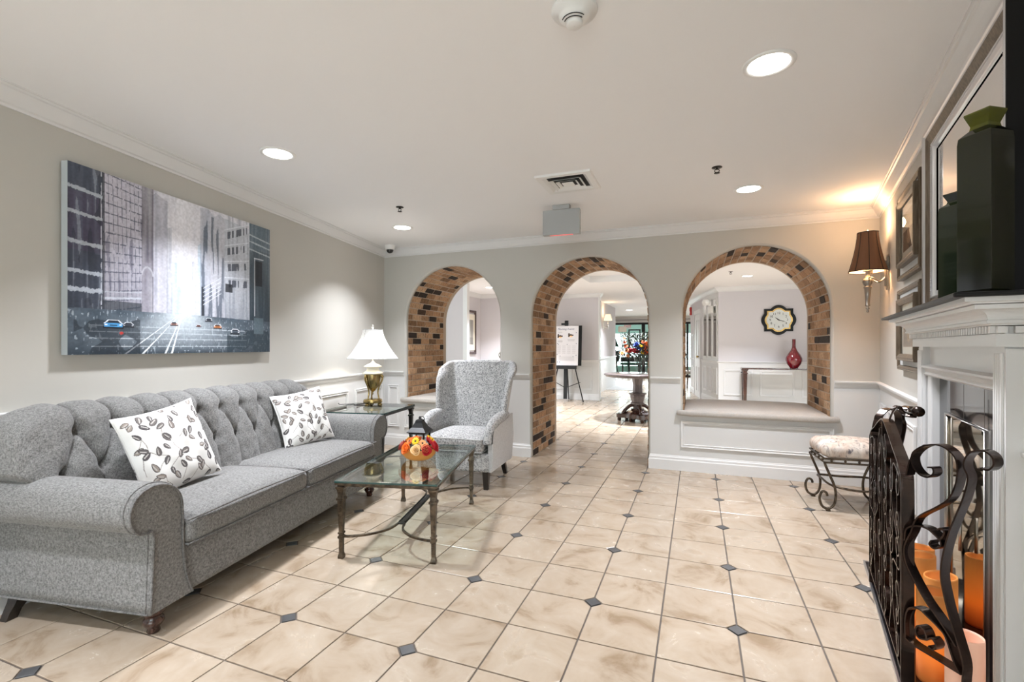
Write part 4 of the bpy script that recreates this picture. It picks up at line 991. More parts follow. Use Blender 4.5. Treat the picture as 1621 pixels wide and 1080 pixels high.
# leaf-print pillows
def leafimg(seed, n=230):
    r = random.Random(seed); img = np.ones((n, n, 3))*L3((232, 231, 228)); Y, X = np.mgrid[0:n, 0:n]; X = X/n; Y = Y/n
    cols = [(96, 92, 92), (132, 122, 116), (84, 80, 82), (150, 140, 132), (110, 104, 102)]
    def line(p, q, w, c):
        d = np.array(q)-np.array(p); L = d@d; t = np.clip(((X-p[0])*d[0]+(Y-p[1])*d[1])/L, 0, 1); m = np.hypot(X-p[0]-t*d[0], Y-p[1]-t*d[1]) < w; img[m] = L3(c)
    def leaf(x, y, a, s, c):
        ca, sa = math.cos(a), math.sin(a); u = ((X-x)*ca+(Y-y)*sa)/s; v = (-(X-x)*sa+(Y-y)*ca)/s
        w = .42*np.sqrt(np.clip(u, 0, 1))*(1-np.clip(u, 0, 1))**.75*1.5; m = (u > 0) & (u < 1) & (abs(v) < w); img[m] = L3(c)
        m2 = m & (abs(v-.06) < .10*w+.03) & (u > .2) & (u < .8) & (v > 0); img[m2] = L3((190, 186, 182)); m3 = m & (abs(v) > w-.07); img[m3] = L3((70, 66, 66))
    N_ = 8; pts = {}
    for i in range(N_):
        for j in range(N_): pts[i, j] = ((i+.5+r.uniform(-.28, .28)+.5*(j % 2)-.25)/N_, (j+.5+r.uniform(-.28, .28))/N_)
    for (i, j), p in pts.items():
        if r.random() < .62:
            q = pts.get((i+r.choice((-1, 0, 1)), j+1))
            if q:
                m_x, m_y = (p[0]+q[0])/2+r.uniform(-.03, .03), (p[1]+q[1])/2; line(p, (m_x, m_y), .0035, (150, 142, 136)); line((m_x, m_y), q, .0035, (150, 142, 136))
    for p in pts.values():
        if r.random() < .93: leaf(p[0], p[1], r.uniform(0, 6.283), r.uniform(.095, .125), r.choice(cols))
    return img
def pillow(u, v, z, size, thk, yaw, tilt, roll, seed, label):
    t = thing('throw_pillow', label, 'pillow', uvw(u, v, z), 0, 'leaf-print pillows on the sofa')
    ax = SMX.to_3x3()
    nx_, ny_ = math.cos(math.radians(10)), math.sin(math.radians(10)); FR = Matrix(((ua.x, -nx_, 0, 0), (ua.y, -ny_, 0, 0), (0, 0, 1, 0), (0, 0, 0, 1)))
    R_ = FR@Matrix.Rotation(yaw, 4, 'Z')@Matrix.Rotation(tilt, 4, 'X')@Matrix.Rotation(roll, 4, 'Y')
    t.rotation_euler = R_.to_euler()
    def f(sg):
        def fn(a, b_):
            x = (a*2-1); y = (b_*2-1)
            pin = 1-.085*(1-abs(x)**2.2)*abs(y)**3-.0; pin2 = 1-.085*(1-abs(y)**2.2)*abs(x)**3
            hgt_ = ((1-x**2)*(1-y**2)).clip(0, 1)**.42*thk+.006*np.sin(9*x+seed)*np.sin(7*y)*(1-x**2)*(1-y**2)
            return np.stack([x*size/2*pin2*sg, hgt_*sg, y*size/2*pin], 1)
        return fn
    n = 230; painted('front_cover', 'leafprint', t, leafimg(seed, n)[:, ::-1], f(-1)); painted('back_cover', 'leafprint', t, leafimg(seed+50, 60), f(1))
    lo_ = []
    for k in range(4):
        for q in np.linspace(-1, 1, 16)[:-1]:
            x, y = [(q, -1), (1, q), (-q, 1), (-1, -q)][k]; lo_.append((x*size/2*(1-.085*(1-abs(y)**2.2)*abs(x)**3), 0, y*size/2*(1-.085*(1-abs(x)**2.2)*abs(y)**3)))
    B().tube(lo_, .005, 6, closed=True).build('piping', 'leafpipe', t)
M['leafpipe'] = mat('white_piping', (.72, .71, .69), .85)
pillow(2.165, .475, .705, .455, .075, math.radians(-4), math.radians(-20), math.radians(-8), 3, 'leaf-print throw pillow at the near end of the sofa')
pillow(3.36, .445, .690, .43, .072, math.radians(-22), math.radians(-17), math.radians(-7), 8, 'leaf-print throw pillow at the far end of the sofa by the lamp')

# ------------------------------------------------------------------ street painting
PT = thing('canvas_painting', 'wide unframed canvas of a blue-grey city street with cars above the sofa', 'painting'); PT.matrix_world = SMX
pu0, pu1, pz0, pz1, pd = 1.972, 3.481, 1.205, 2.212, .05
M['canvasside'] = mat('canvas_edge', (.42, .45, .47), .7)
B().box(((pu0+pu1)/2, pd/2+.004, (pz0+pz1)/2), (pu1-pu0, pd-.010, pz1-pz0)).build('stretched_canvas', 'canvasside', PT)
h_, w_ = 330, 500; Y, X = np.mgrid[0:h_, 0:w_]; X = X/(w_-1); Y = Y/(h_-1); r_ = np.random.default_rng(3)
def streak(nx, ny):       # smooth random field, nx x ny cells
    g_ = r_.random((ny+2, nx+2)); a = X*nx; c = Y*ny; i = a.astype(int); j = c.astype(int); fa = a-i; fc = c-j
    return (g_[j, i]*(1-fa)+g_[j, i+1]*fa)*(1-fc)+(g_[j+1, i]*(1-fa)+g_[j+1, i+1]*fa)*fc
img = np.ones((h_, w_, 3))*L3((214, 214, 222))
def lay(m, c, a=1.0):
    m = (m*a)[..., None] if m.dtype != bool else (m.astype(float)*a)[..., None]; img[:] = img*(1-m)+L3(c)*m
VS = streak(110, 5); VS2 = streak(55, 8); BL = streak(20, 14); FN = streak(230, 60)
lay(np.clip((VS-.45)*2, 0, 1), (176, 180, 194), .6); lay(np.clip((BL-.5)*1.5, 0, 1), (226, 224, 230), .8)
gl = np.exp(-((X-.455)/.07)**2); lay(gl*(Y > .26), (232, 232, 238), .6)
# distant towers either side of the gap
for x0, x1, top, c, a in ((.31, .38, 1.0, (150, 152, 168), .75), (.375, .40, .82, (120, 132, 150), .5), (.40, .425, .62, (150, 180, 196), .6), (.425, .445, .45, (160, 205, 220), .8), (.50, .53, .62, (170, 176, 196), .7), (.53, .55, .75, (150, 184, 204), .6), (.545, .60, 1.0, (126, 138, 158), .7), (.60, .69, 1.0, (150, 156, 170), .65)):
    m = (X > x0) & (X < x1) & (Y < top-.05*VS2) & (Y > .24); lay(m*(.45+.55*VS), c, a)
m = (X > .55) & (X < .68); lay((m & (VS > .62) & (Y < .95)), (70, 84, 100), .7); lay(m*np.clip(1.05-Y*2.2, 0, 1)*VS2, (40, 50, 62), .9)
# left facade with grid
LB = (X > .115) & (X < .268); lay(LB*.9, (188, 186, 200)); lay(LB*np.clip(.95-Y*1.25, 0, 1)*(.4+.6*VS), (58, 66, 78), 1.0); lay(LB & (VS > .7) & (Y < .8), (96, 96, 116), .6)
for k in range(18):
    yl = .18+k*.055+(X-.12)*(-.55+.06*k)*-.6; lay(LB & (abs(Y-yl) < .0035) & (FN > .3), (74, 78, 96), .8)
for k in range(9): lay(LB & (abs(X-.125-k*.0165-(Y-.5)*-.012) < .0014) & (FN > .25), (84, 88, 106), .7)
lay(LB & (Y < .30) & (Y > .15), (30, 44, 52), .75); lay(LB & (abs(Y-.31-.12*(X-.115)) < .006), (190, 196, 206), .8); lay(LB & (abs(Y-.345-.12*(X-.115)) < .003), (190, 196, 206), .7)
m = (X > .265) & (X < .315) & (Y > .2); lay(m*(.5+.5*VS), (74, 68, 84), .95); lay(m & (Y < .55) & (X < .305) & (Y > .25), (150, 148, 160), .55); lay((abs(np.hypot((X-.29)*2.2, Y-.47)-.05) < .006) & (Y > .47), (200, 202, 212), .5)
# dark near-left block with storey bands
m = X < .118; lay(m*1.0, (62, 70, 86)); lay(m & (Y > .55) & (Y < .86), (72, 66, 90), .7); lay(m*np.clip(VS-.35, 0, 1), (104, 112, 130), 1.0); lay(m & (VS > .72), (150, 158, 172), .5); lay(m*np.clip(.6-Y, 0, 1)*1.6, (26, 34, 42), .9); lay(m & (VS2 < .4), (36, 42, 56), .6)
for yb, wd_ in ((.878, .009), (.75, .009), (.595, .010), (.44, .010), (.345, .012), (.15, .005)):
    lay(m & (abs(Y-yb+.45*X*(yb-.3)*.55) < wd_*(.5+FN)), (182, 190, 202), .85)
lay((abs(X-.119) < .004), (40, 46, 56), .8); lay((abs(X-.112) < .002) & (FN > .4), (200, 205, 215), .8)
# right buildings
RB = (X > .685) & (X < .846); lay(RB & (Y < .97+(X-.69)*-.15), (188, 194, 204), .85); lay(RB*np.clip((VS-.3)*1.4, 0, 1), (120, 128, 142), .6); lay(RB*np.clip(.75-Y*1.3, 0, 1), (52, 62, 72), .9)
for k in range(4):
    yb = .50+k*.115; lay(RB & (abs(Y-yb-(X-.69)*(.12+.16*k)) < .026) & (VS > .38) & (X > .70) & (X < .83), (58, 64, 78), .85); lay(RB & (abs(Y-yb-.045-(X-.69)*(.12+.16*k)) < .004), (220, 224, 232), .8)
m = X > .846; lay(m*1.0, (70, 84, 96)); lay(m & (Y > .8), (96, 112, 124), .8); lay(m*np.clip((VS-.4)*1.5, 0, 1), (130, 142, 152), .6); lay(m*np.clip(.62-Y, 0, 1)*1.8, (26, 40, 48), .95)
for yb in (.80, .86, .91): lay(m & (abs(Y-yb+(X-.85)*.18) < .006*(.4+FN)), (176, 186, 196), .85)
lay((X > .885) & (X < .94) & (Y > .52) & (Y < .72), (30, 34, 44), .9); lay((abs(X-.885) < .003) & (Y < .74) & (Y > .28), (200, 206, 214), .8); lay((abs(Y-.735) < .004) & (X > .88) & (X < .95), (204, 210, 218), .8)
lay((abs(X-.846) < .003), (210, 214, 222), .6); lay((X > .55) & (X < .565) & (Y < .45) & (Y > .2), (28, 34, 44), .9)
for k in range(5): lay((X > .56) & (X < .665) & (abs(Y-.33-k*.028-(X-.56)*.9) < .003), (214, 220, 228), .8)
lay((X > .69) & (X < .735) & (Y > .44) & (Y < .50), (20, 26, 34), .9)
# street
road = Y < .255-.02*np.abs(X-.46); hz = np.clip(Y/.25, 0, 1); lay(road*1.0, (60, 74, 86)); lay(road*(streak(40, 30)*.8), (96, 108, 120), .8); lay(road*np.clip(.14-Y, 0, 1)*6, (34, 48, 60), .85)
lay(road*np.exp(-((X-.45)/(.10+.25*(1-hz)))**2)*hz, (206, 216, 224), .95); lay(road & (FN > .8), (176, 188, 198), .6)
for x0, k in ((.27, .36), (.37, .33), (.20, .28), (.40, .44)):
    xx = x0+(.455-x0)*np.clip(Y/.27, 0, 1); lay(road & (abs(X-xx) < .004*(1.15-hz)), (226, 232, 238), .9)
for yb in (.09, .125, .16, .045): lay(road & (abs(Y-yb) < .003) & (FN > .25) & (abs(X-.45) < .38), (190, 200, 208), .7)
lay((X > .02) & (X < .26) & (Y < .16+.05*BL) & (BL > .4), (28, 38, 48), .7); lay((X > .7) & (Y < .17) & (BL > .35), (36, 52, 62), .75); lay((X > .88) & (X < .95) & (Y > .14) & (Y < .27), (92, 108, 118), .8)
def car(x, y, s, c, c2=(226, 230, 236)):
    u = (X-x)/s; v = (Y-y)/s*.72
    lay((abs(u) < 1.05) & (v > -.42) & (v < -.12), (16, 20, 28), .95); lay((abs(u) < .95) & (abs(v) < .22), c, 1); lay((abs(u) < .6) & (v > .2) & (v < .50), (34, 42, 54), 1)
    lay((abs(abs(u)*.9+v-.98) < .07) & (v > .15) & (v < .55), c2, 1); lay((abs(u) < .6) & (abs(v-.52) < .05), c2, 1); lay((abs(abs(u)-.75) < .12) & (abs(v) < .07), (238, 240, 244), 1); lay((abs(u) < .4) & (abs(v+.02) < .06), (24, 28, 36), .9)
car(.155, .165, .036, (74, 150, 206)); car(.212, .165, .022, (60, 66, 76)); car(.41, .186, .018, (150, 110, 100)); car(.535, .182, .014, (110, 70, 64)); car(.592, .225, .020, (66, 70, 80)); car(.643, .182, .024, (176, 110, 66)); car(.752, .150, .030, (80, 90, 102)); lay((np.hypot(X-.185, (Y-.12)) < .008), (190, 50, 40), .8)
img *= (.86+.28*streak(160, 110))[..., None]
painted('painted_face', 'canvas', PT, img, lambda u, v: np.stack([pu0+(pu1-pu0)*u, np.full_like(u, pd), pz0+(pz1-pz0)*v], 1))

# ------------------------------------------------------------------ coffee table and end table
def sqleg(b, x, y, z0, z1, w0, w1, n=4, rot=0):
    """square tapering leg with collar, capital and small foot"""
    H_ = z1-z0; k = math.sqrt(2)
    pr = [(w0*1.45, 0), (w0*1.5, .012), (w0*1.1, .03), (w0*1.0, .036), (w0*1.05, .115), (w0*1.5, .120), (w0*1.5, .132), (w0*1.05, .136), (w0*1.05, .142), (w0*1.45, .146), (w0*1.45, .154), (w0*1.08, .158),
          (w1*1.0, H_-.085), (w1*1.30, H_-.082), (w1*1.30, H_-.070), (w1*.95, H_-.064), (w1*.90, H_-.045), (w1*1.15, H_-.020), (w1*1.45, H_-.010), (w1*1.45, H_)]
    return b.lathe([(r*k/2, z0+z) for r, z in pr], 4, (x, y, 0), smooth=False, ph=PI/4+rot)
def rimmed_top(t, L, Wd, z, mt, th=.012):
    # L along local y, Wd along local x
    for sx_, sy_, w, l in ((0, -L/2+.012, Wd, .024), (0, L/2-.012, Wd, .024)):
        b = B().box((0, sy_, z-.012), (w, .026, .012), bev=.003).box((0, sy_*(1-.012/L*2), z-.023), (w-.02, .020, .012), bev=.003); b.build('top_rail', mt, t)
    for sx_ in (-1, 1):
        b = B().box((sx_*(Wd/2-.013), 0, z-.012), (.026, L-.052, .012), bev=.003).box((sx_*(Wd/2-.018), 0, z-.023), (.020, L-.06, .012), bev=.003); b.build('top_rail', mt, t)
    gp = B().box((0, 0, z), (Wd-.004, L-.004, .010)).build('glass_top', 'tglass', t)
    b = B()
    for sg in (-1, 1):
        b.box((sg*(Wd/2-.0015), 0, z), (.003, L, .0104)); b.box((0, sg*(L/2-.0015), z), (Wd-.006, .003, .0104))
    b.build('bevelled_edge', 'gedge', gp)
CT = thing('coffee_table', 'bronzed iron coffee table with a clear glass top in front of the sofa', 'coffee table', (-1.812, 2.838, 0), math.radians(14))
cw_, cl_ = .62, 1.10; cz = .455
rimmed_top(CT, cl_, cw_, cz, 'bronze')
lx, ly = cw_/2-.030, cl_/2-.030
for a in (-1, 1):
    for c in (-1, 1): sqleg(B(), a*lx, c*ly, 0, cz-.028, .022, .036).build('leg', 'bronze', CT)
for c in (-1, 1):
    for a in (-1, 1):
        pts = [(a*lx, c*ly, .128), (a*lx*.80, c*(ly-.004), .128), (a*lx*.45, c*(ly-.05), .128), (a*lx*.16, c*(ly-.14), .128), (a*.022, c*(ly-.235), .128)]
        B().ribbon(smoothpts(pts, 6), .012, .012, (0, 0, 1)).build('stretcher_arc', 'bronze', CT)
B().box((0, 0, .130), (.052, 2*(ly-.225), .010), bev=.003).box((-.018, 0, .137), (.006, 2*(ly-.25), .006)).box((.018, 0, .137), (.006, 2*(ly-.25), .006)).build('stretcher_bar', 'bronzeblack', CT)
ET = thing('end_table', 'black iron end table with glass top in the corner beyond the sofa', 'end table', uvw(4.265, .52)[:2]+(0,), math.radians(10))
rimmed_top(ET, .70, .66, .650, 'bronzeblack')
for a in (-1, 1):
    for c in (-1, 1): sqleg(B(), a*.30, c*.32, 0, .622, .020, .036).build('leg', 'bronzeblack', ET)
for c in (-1, 1): B().ribbon(smoothpts([(-.30, c*.32, .128), (-.15, c*.28, .128), (0, c*.2, .128), (.15, c*.28, .128), (.30, c*.32, .128)], 6), .012, .012, (0, 0, 1)).build('stretcher_arc', 'bronzeblack', ET)
B().box((0, 0, .130), (.045, .41, .010), bev=.003).build('stretcher_bar', 'bronzeblack', ET)

# ------------------------------------------------------------------ table lamp
LX, LY = -3.085, 4.03; LZ = .6555
TL = thing('table_lamp', 'antique brass urn table lamp with white bell shade on the glass end table', 'lamp', (LX, LY, LZ), math.radians(20))
b = B().lathe([(.001, .020), (.092, .020), (.095, .026), (.092, .050), (.085, .056), (.04, .060), (.001, .060)], 32)
for k in range(3): a = 2*PI*k/3+PI/2+.5; b.lathe([(.022, 0), (.026, .006), (.016, .014), (.010, .022)], 14, (.072*math.cos(a), .072*math.sin(a), 0))
b.build('base', 'brass', TL)
for k in range(3):
    a = 2*PI*k/3+PI/2+.5; ca, sa = math.cos(a), math.sin(a)
    pts = [(.062, .058), (.060, .075), (.052, .12), (.060, .17), (.074, .205), (.088, .232), (.098, .262), (.100, .285), (.092, .300), (.080, .295)]
    B().tube(smoothpts([(r*ca, r*sa, z) for r, z in pts], 4), [.011 if i < 3 else .0075+.0035*min(1, i/34) for i in range(37)], 8).ball((.097*ca, .097*sa, .285), .015, 8, 5).build('leg', 'brass', TL)
B().lathe([(.001, .100), (.004, .104), (.009, .114), (.003, .124), (.012, .134), (.030, .148), (.052, .180), (.070, .222), (.080, .265), (.082, .300), (.082, .312)], 32).build('urn', 'brass', TL)
B().lathe([(.082, .310), (.100, .314), (.103, .320), (.096, .326), (.070, .345), (.060, .356), (.060, .372), (.066, .378), (.088, .384), (.090, .390), (.070, .402), (.030, .420), (.012, .432), (.010, .445), (.001, .446)], 32).build('urn_lid', 'creamglaze', TL)
B().lathe([(.006, .44), (.006, .50), (.015, .505), (.015, .56), (.001, .562)], 12).tube([(0, 0, .74), (0, 0, .775)], .0025, 6).lathe([(.003, .77), (.011, .782), (.014, .795), (.008, .808), (.001, .815)], 12).build('stem_and_finial', 'steel', TL)
M['creamglaze'] = M['cream']
shade(TL, (0, 0, 0), .470, .762, .258, .098, 'whiteshade', 'whitelining', 'greyseam', 6, .0022, .045)
for z, p in ((.60, 5.5), ):
    l = bpy.data.lights.new('lamp_bulb', 'POINT'); l.energy = p; l.color = (1, .94, .86); l.shadow_soft_size = .03
    o = bpy.data.objects.new('lamp_bulb', l); COL.objects.link(o); o.location = (LX, LY, LZ+z)
# lamp cord
o = tag(B().tube(smoothpts([(LX-.06, LY-.02, LZ+.010), (LX-.14, LY-.10, LZ+.004), (LX-.20, LY-.06, LZ+.004), (LX-.30, LY-.14, LZ+.004), (LX-.38, LY-.06, LZ+.004)], 6), .003, 6).build('lamp_cord', 'screw'), 'thin black lamp cord lying across the glass end table', 'cord')

# ------------------------------------------------------------------ wing armchair (local: front towards -y)
AC = thing('wing_armchair', 'wing armchair in grey patterned weave with dark tapered legs beside the coffee table', 'armchair', (-2.025, 4.06, 0), math.radians(4))
B().rbox((0, -.035, .235), (.66, .58, .165), .018, 7).build('seat_base', 'chairfab', AC)
b = B().rbox((0, -.055, .385), (.565, .60, .130), .040, 11, .030); sc_ = b.build('seat_cushion', 'chairfab', AC)
for zz in (.440, .332): B().tube(smoothpts([(-.275, .18, zz), (-.278, -.10, zz), (-.272, -.32, zz), (-.24, -.352, zz), (0, -.356, zz+.004), (.24, -.352, zz), (.272, -.32, zz), (.278, -.10, zz), (.275, .18, zz)], 5), .0045, 6).build('piping', 'chairplain', sc_)
# back with wings: t across, s upwards
def backpt(t, s, out=0):
    z = .30+.79*s; half = .290+.078*s**1.2; 
    lean = .235+.14*s
    a = abs(t); w = max(0, (a-.56)/.44)
    wingd = (.17+.06*math.sin(PI*min(1, s*1.0)))*(1-max(0, s-.80)*.9)
    if s < .28: wingd *= .9
    x = math.copysign(half*min(1, a/.56)*.80+(half*.20+.004*s)*(w**.8), t) if a > 0 else 0
    y = lean-.010*math.cos(a*2)-wingd*w**1.25
    zt = z-.045*max(0, s-.80)/.20*(w**2)*1.6-.012*a*a*s
    if out:
        x += math.copysign(.040*min(1, w*2.2), t) if a > 0 else 0; y += .062*(1-w*.9)
    return (x, y, zt)
nt, ns = 49, 25
vs = []; fs = []
def shell(fn, nt, ns):
    return [fn(-1+2*i/(nt-1), j/(ns-1)) for i in range(nt) for j in range(ns)]
I_ = shell(lambda t, s: backpt(t, s, 0), nt, ns); O_ = shell(lambda t, s: backpt(t, s, 1), nt, ns)
b = B(); gidx = lambda i, j: i*ns+j
b.add(I_, [(gidx(i, j), gidx(i+1, j), gidx(i+1, j+1), gidx(i, j+1)) for i in range(nt-1) for j in range(ns-1)], True)
# rounded lip joining the inside to the outside along the rim
rim = [(0, j) for j in range(ns)]+[(i, ns-1) for i in range(1, nt)]+[(nt-1, j) for j in range(ns-2, -1, -1)]
k_ = 5; V = []
for i, j in rim:
    p, q = Vector(I_[gidx(i, j)]), Vector(O_[gidx(i, j)]); m_id = (p+q)/2
    d_s = Vector(((-1 if i < nt/2 else 1), 0, 0)) if i in (0, nt-1) or (j == ns-1 and (i < 5 or i > nt-6)) else Vector((0, 0, 0)); d_s = d_s*(1 if i in (0, nt-1) else (1-min(i, nt-1-i)/5))
    fw = Vector((0, -1, 0))*(1 if i in (0, nt-1) else 0)*.9; d_t = Vector((0, 0, 1))*(1 if j == ns-1 and i not in (0, nt-1) else max(0, (j-(ns-6))/5)*.9)
    outw = (d_s*.35+fw+d_t).normalized()
    for k in range(k_+1):
        a = PI*k/k_; V.append(m_id+(p-m_id)*math.cos(a)+outw*math.sin(a)*.022)
n = k_+1; b.add(V, [(i*n+k, (i+1)*n+k, (i+1)*n+k+1, i*n+k+1) for i in range(len(rim)-1) for k in range(k_)], True)
bb = b.build('winged_back', 'chairfab', AC)
b = B(); b.add(O_, [(gidx(i, j), gidx(i, j+1), gidx(i+1, j+1), gidx(i+1, j)) for i in range(nt-1) for j in range(ns-1)], True); b.build('outside_back', 'chairplain', AC)
B().tube([O_[gidx(i, j)] for i, j in rim], .0045, 6).build('piping', 'chairplain', bb)
for sg in (-1, 1):
    # padded arm sweeping down to the seat front
    pts = [(sg*.335, .14, .600), (sg*.338, .02, .598), (sg*.335, -.09, .588), (sg*.328, -.19, .562), (sg*.320, -.265, .515), (sg*.314, -.300, .455), (sg*.312, -.305, .40)]
    sp_ = smoothpts(pts, 5); rr = [.040+.010*math.sin(PI*min(1, i/20)) for i in range(len(sp_))]
    b = B().tube(sp_, rr, 12, up=(1, 0, 0)); 
    # inside pad down to the cushion
    n_ = len(sp_); vs = []
    for i, p in enumerate(sp_):
        for z in np.linspace(p.z-.01, .36, 6): vs.append((p.x-sg*.034, p.y, z))
    b.add(vs, [(i*6+k, (i+1)*6+k, (i+1)*6+k+1, i*6+k+1) for i in range(n_-1) for k in range(5)], True)
    b.build('arm', 'chairfab', AC)
    b = B(); vs = []; xo = lambda y, z: sg*(.352+.012*(z-.2)*2)
    ol = [(.30, .158), (.34, .62), (.28, .60)]
    for i, p in enumerate(sp_):
        vs += [(sg*.362, p.y, p.z+.004), (sg*.366, p.y, (p.z+.16)/2), (sg*.350, p.y+.0, .156)]
    vs += []
    ext = [(sg*.360, .285, .60), (sg*.366, .30, .4), (sg*.350, .29, .156)]; vs = ext+vs; n_ = len(vs)//3
    b.add(vs, [(i*3+k, (i+1)*3+k, (i+1)*3+k+1, i*3+k+1) for i in range(n_-1) for k in range(2)], True)
    ins = [(x-sg*.045, y, z) for x, y, z in vs]; b.add(vs[-3:]+ins[-3:], [(0, 1, 4, 3), (1, 2, 5, 4)])
    b.add(vs[2::3]+ins[2::3], [(i, i+1, n_+i+1, n_+i) for i in range(n_-1)])
    o = b.build('side_panel', 'chairplain', AC)
    B().tube(smoothpts([(sg*.362, -.307, .40), (sg*.358, -.318, .30), (sg*.350, -.320, .158)], 4), .004, 6).build('piping', 'chairplain', o)
B().box((0, .262, .24), (.66, .02, .17)).build('back_rail', 'chairplain', AC)
def taperleg(t, x, y, dx, dy, w0, w1, z, mt):
    vs = []
    for zz, k, w in ((0, 1, w0), (z, 0, w1)):
        for a, c in ((-1, -1), (1, -1), (1, 1), (-1, 1)): vs.append((x+dx*k+a*w, y+dy*k+c*w, zz))
    B().add(vs, [(3, 2, 1, 0), (4, 5, 6, 7)]+[(i, (i+1) % 4, 4+(i+1) % 4, 4+i) for i in range(4)]).build('leg', mt, t, bev=.002)
for sg in (-1, 1):
    taperleg(AC, sg*.295, -.285, 0, 0, .019, .028, .160, 'blackwood'); taperleg(AC, sg*.27, .235, sg*.015, .05, .018, .026, .165, 'blackwood')

# ------------------------------------------------------------------ flowers and lantern on the coffee table
CZ = cz+.0055
def colm(name, c, rough=.5): M[name] = mat(name, lin(c), rough); return name
for n_, c in dict(f_orange=(236, 112, 30), f_peach=(242, 168, 110), f_yellow=(246, 200, 20), f_red=(184, 24, 36), f_rust=(150, 52, 40), f_cream=(246, 206, 150), f_blue=(62, 84, 180), f_coral=(226, 110, 70), leafgreen=(38, 52, 34), leafdark=(40, 52, 42), topiary=(40, 84, 66), f_orangered=(222, 78, 24), terracotta=(216, 146, 70)).items(): colm(n_, c)
FA = thing('flower_arrangement', 'tan oval bowl of orange, yellow and red artificial flowers on the coffee table', 'flowers', (-1.812, 2.875, CZ), math.radians(18)); FA.scale = (1.06, 1.06, 1.2)
B().lathe([(.001, 0), (.06, 0), (.085, .010), (.108, .032), (.118, .062), (.114, .066), (.10, .040), (.001, .030)], 36, mx=Matrix.Diagonal((1, .82, 1, 1))).build('bowl', 'terracotta', FA)
B().lathe([(.001, .085), (.06, .080), (.10, .055), (.001, .045)], 20, mx=Matrix.Diagonal((1, .82, 1, 1))).build('foliage_base', 'leafdark', FA)
def orient(p, d):
    q = Vector(d).normalized().to_track_quat('Z', 'Y').to_matrix().to_4x4(); return Matrix.Translation(p)@q
def rose(b, p, d, r, seed=0):
    mx = orient(p, d)
    for k, (rr, h_, lean) in enumerate(((1, .55, .30), (.82, .72, .22), (.62, .82, .12), (.42, .88, .05), (.22, .90, .0))):
        ph = seed+k*.9
        b.lathe([(r*rr*.35, 0), (r*rr*.8, r*h_*.45), (r*rr*(1+lean*.3), r*h_), (r*rr*.93, r*h_*.97), (r*rr*.70, r*h_*.4)], 20, mx=mx@Matrix.Rotation(ph, 4, 'Z'), cap=False, wob=lambda a, z: 1+.10*math.cos(a*3))
def daisy(p, d, r, m, parent, n=12):
    mx = orient(p, d); b = B()
    for ring, (rr, zz) in enumerate(((1, 0), (.8, r*.14))):
        for k in range(n):
            a = 2*PI*(k+.5*ring)/n; c, s_ = math.cos(a), math.sin(a); w = r*rr*.20
            pts = [(r*.15, -w*.5, zz), (r*rr*.6, -w, zz+r*.16), (r*rr, 0, zz+r*.10), (r*rr*.6, w, zz+r*.16), (r*.15, w*.5, zz)]
            b.add([(x*c-y*s_, x*s_+y*c, z) for x, y, z in pts], [(0, 1, 2, 3, 4)], False, mx)
    o = b.build('daisy', m, parent); B().ball((0, 0, r*.12), r*.26, 8, 5, mx=mx, sq=(1, 1, .6)).build('daisy_centre', 'leafdark', o)
fl_ = [(-.058, -.070, .078, .037, 'f_orange', 1), (.004, -.088, .074, .034, 'f_cream', 1), (.062, -.068, .070, .036, 'f_red', 1), (.055, -.066, .082, .030, 'f_peach', 1), (-.098, -.020, .083, .036, 'f_rust', 1), (.100, -.020, .082, .036, 'f_red', 1), (.075, -.005, .105, .030, 'f_red', 1), (-.03, .055, .10, .034, 'f_orange', 1), (.05, .06, .10, .034, 'f_red', 1), (-.08, .05, .09, .032, 'f_rust', 1)]
for i, (x, y, z, r, m, _) in enumerate(fl_):
    b = B(); rose(b, (x, y, z-.008), (x*.9, y*1.2, .05), r*.88, i); b.build('rose', m, FA)
for x, y, z, r, m in ((-.052, -.030, .108, .032, 'f_orange'), (-.008, -.052, .112, .029, 'f_yellow'), (.036, -.048, .100, .028, 'f_peach'), (-.075, .012, .115, .024, 'f_yellow'), (.066, .018, .122, .024, 'f_yellow'), (.088, .0, .112, .022, 'f_yellow'), (.0, .03, .118, .026, 'f_orange')):
    daisy((x, y, z), (x*1.2, y*1.4-.03, .09), r, m, FA)
LN = thing('lantern', 'small black metal candle lantern with pagoda roof behind the flower bowl', 'lantern', (-1.925, 3.07, CZ), math.radians(8)); LN.scale = (.95, .95, .92)
b = B().box((0, 0, .008), (.135, .135, .016), bev=.003)
for a in (-1, 1):
    for c in (-1, 1): b.box((a*.056, c*.056, .085), (.012, .012, .15))
b.box((0, 0, .160), (.135, .135, .012), bev=.003); b.build('cage', 'black', LN)
B().lathe([(.108, .165), (.110, .172), (.070, .205), (.045, .240), (.034, .262), (.022, .268), (.010, .272), (.012, .282), (.004, .292)], 4, smooth=False, ph=PI/4).build('roof', 'black', LN)
B().tube([(.016*math.cos(a)+.02, 0, .272+.018*math.sin(a)) for a in np.linspace(0, 2*PI, 17)[:-1]], .0032, 6, closed=True).build('ring', 'black', LN)
B().lathe([(.03, .016), (.03, .09), (.025, .092), (.001, .09)], 18).build('candle', 'cream', LN)
for a in range(4): B().add([(-.05, .054, .02), (.05, .054, .02), (.05, .054, .155), (-.05, .054, .155)], [(0, 1, 2, 3)], mx=rotz(a*PI/2)).build('pane', 'glass', LN)

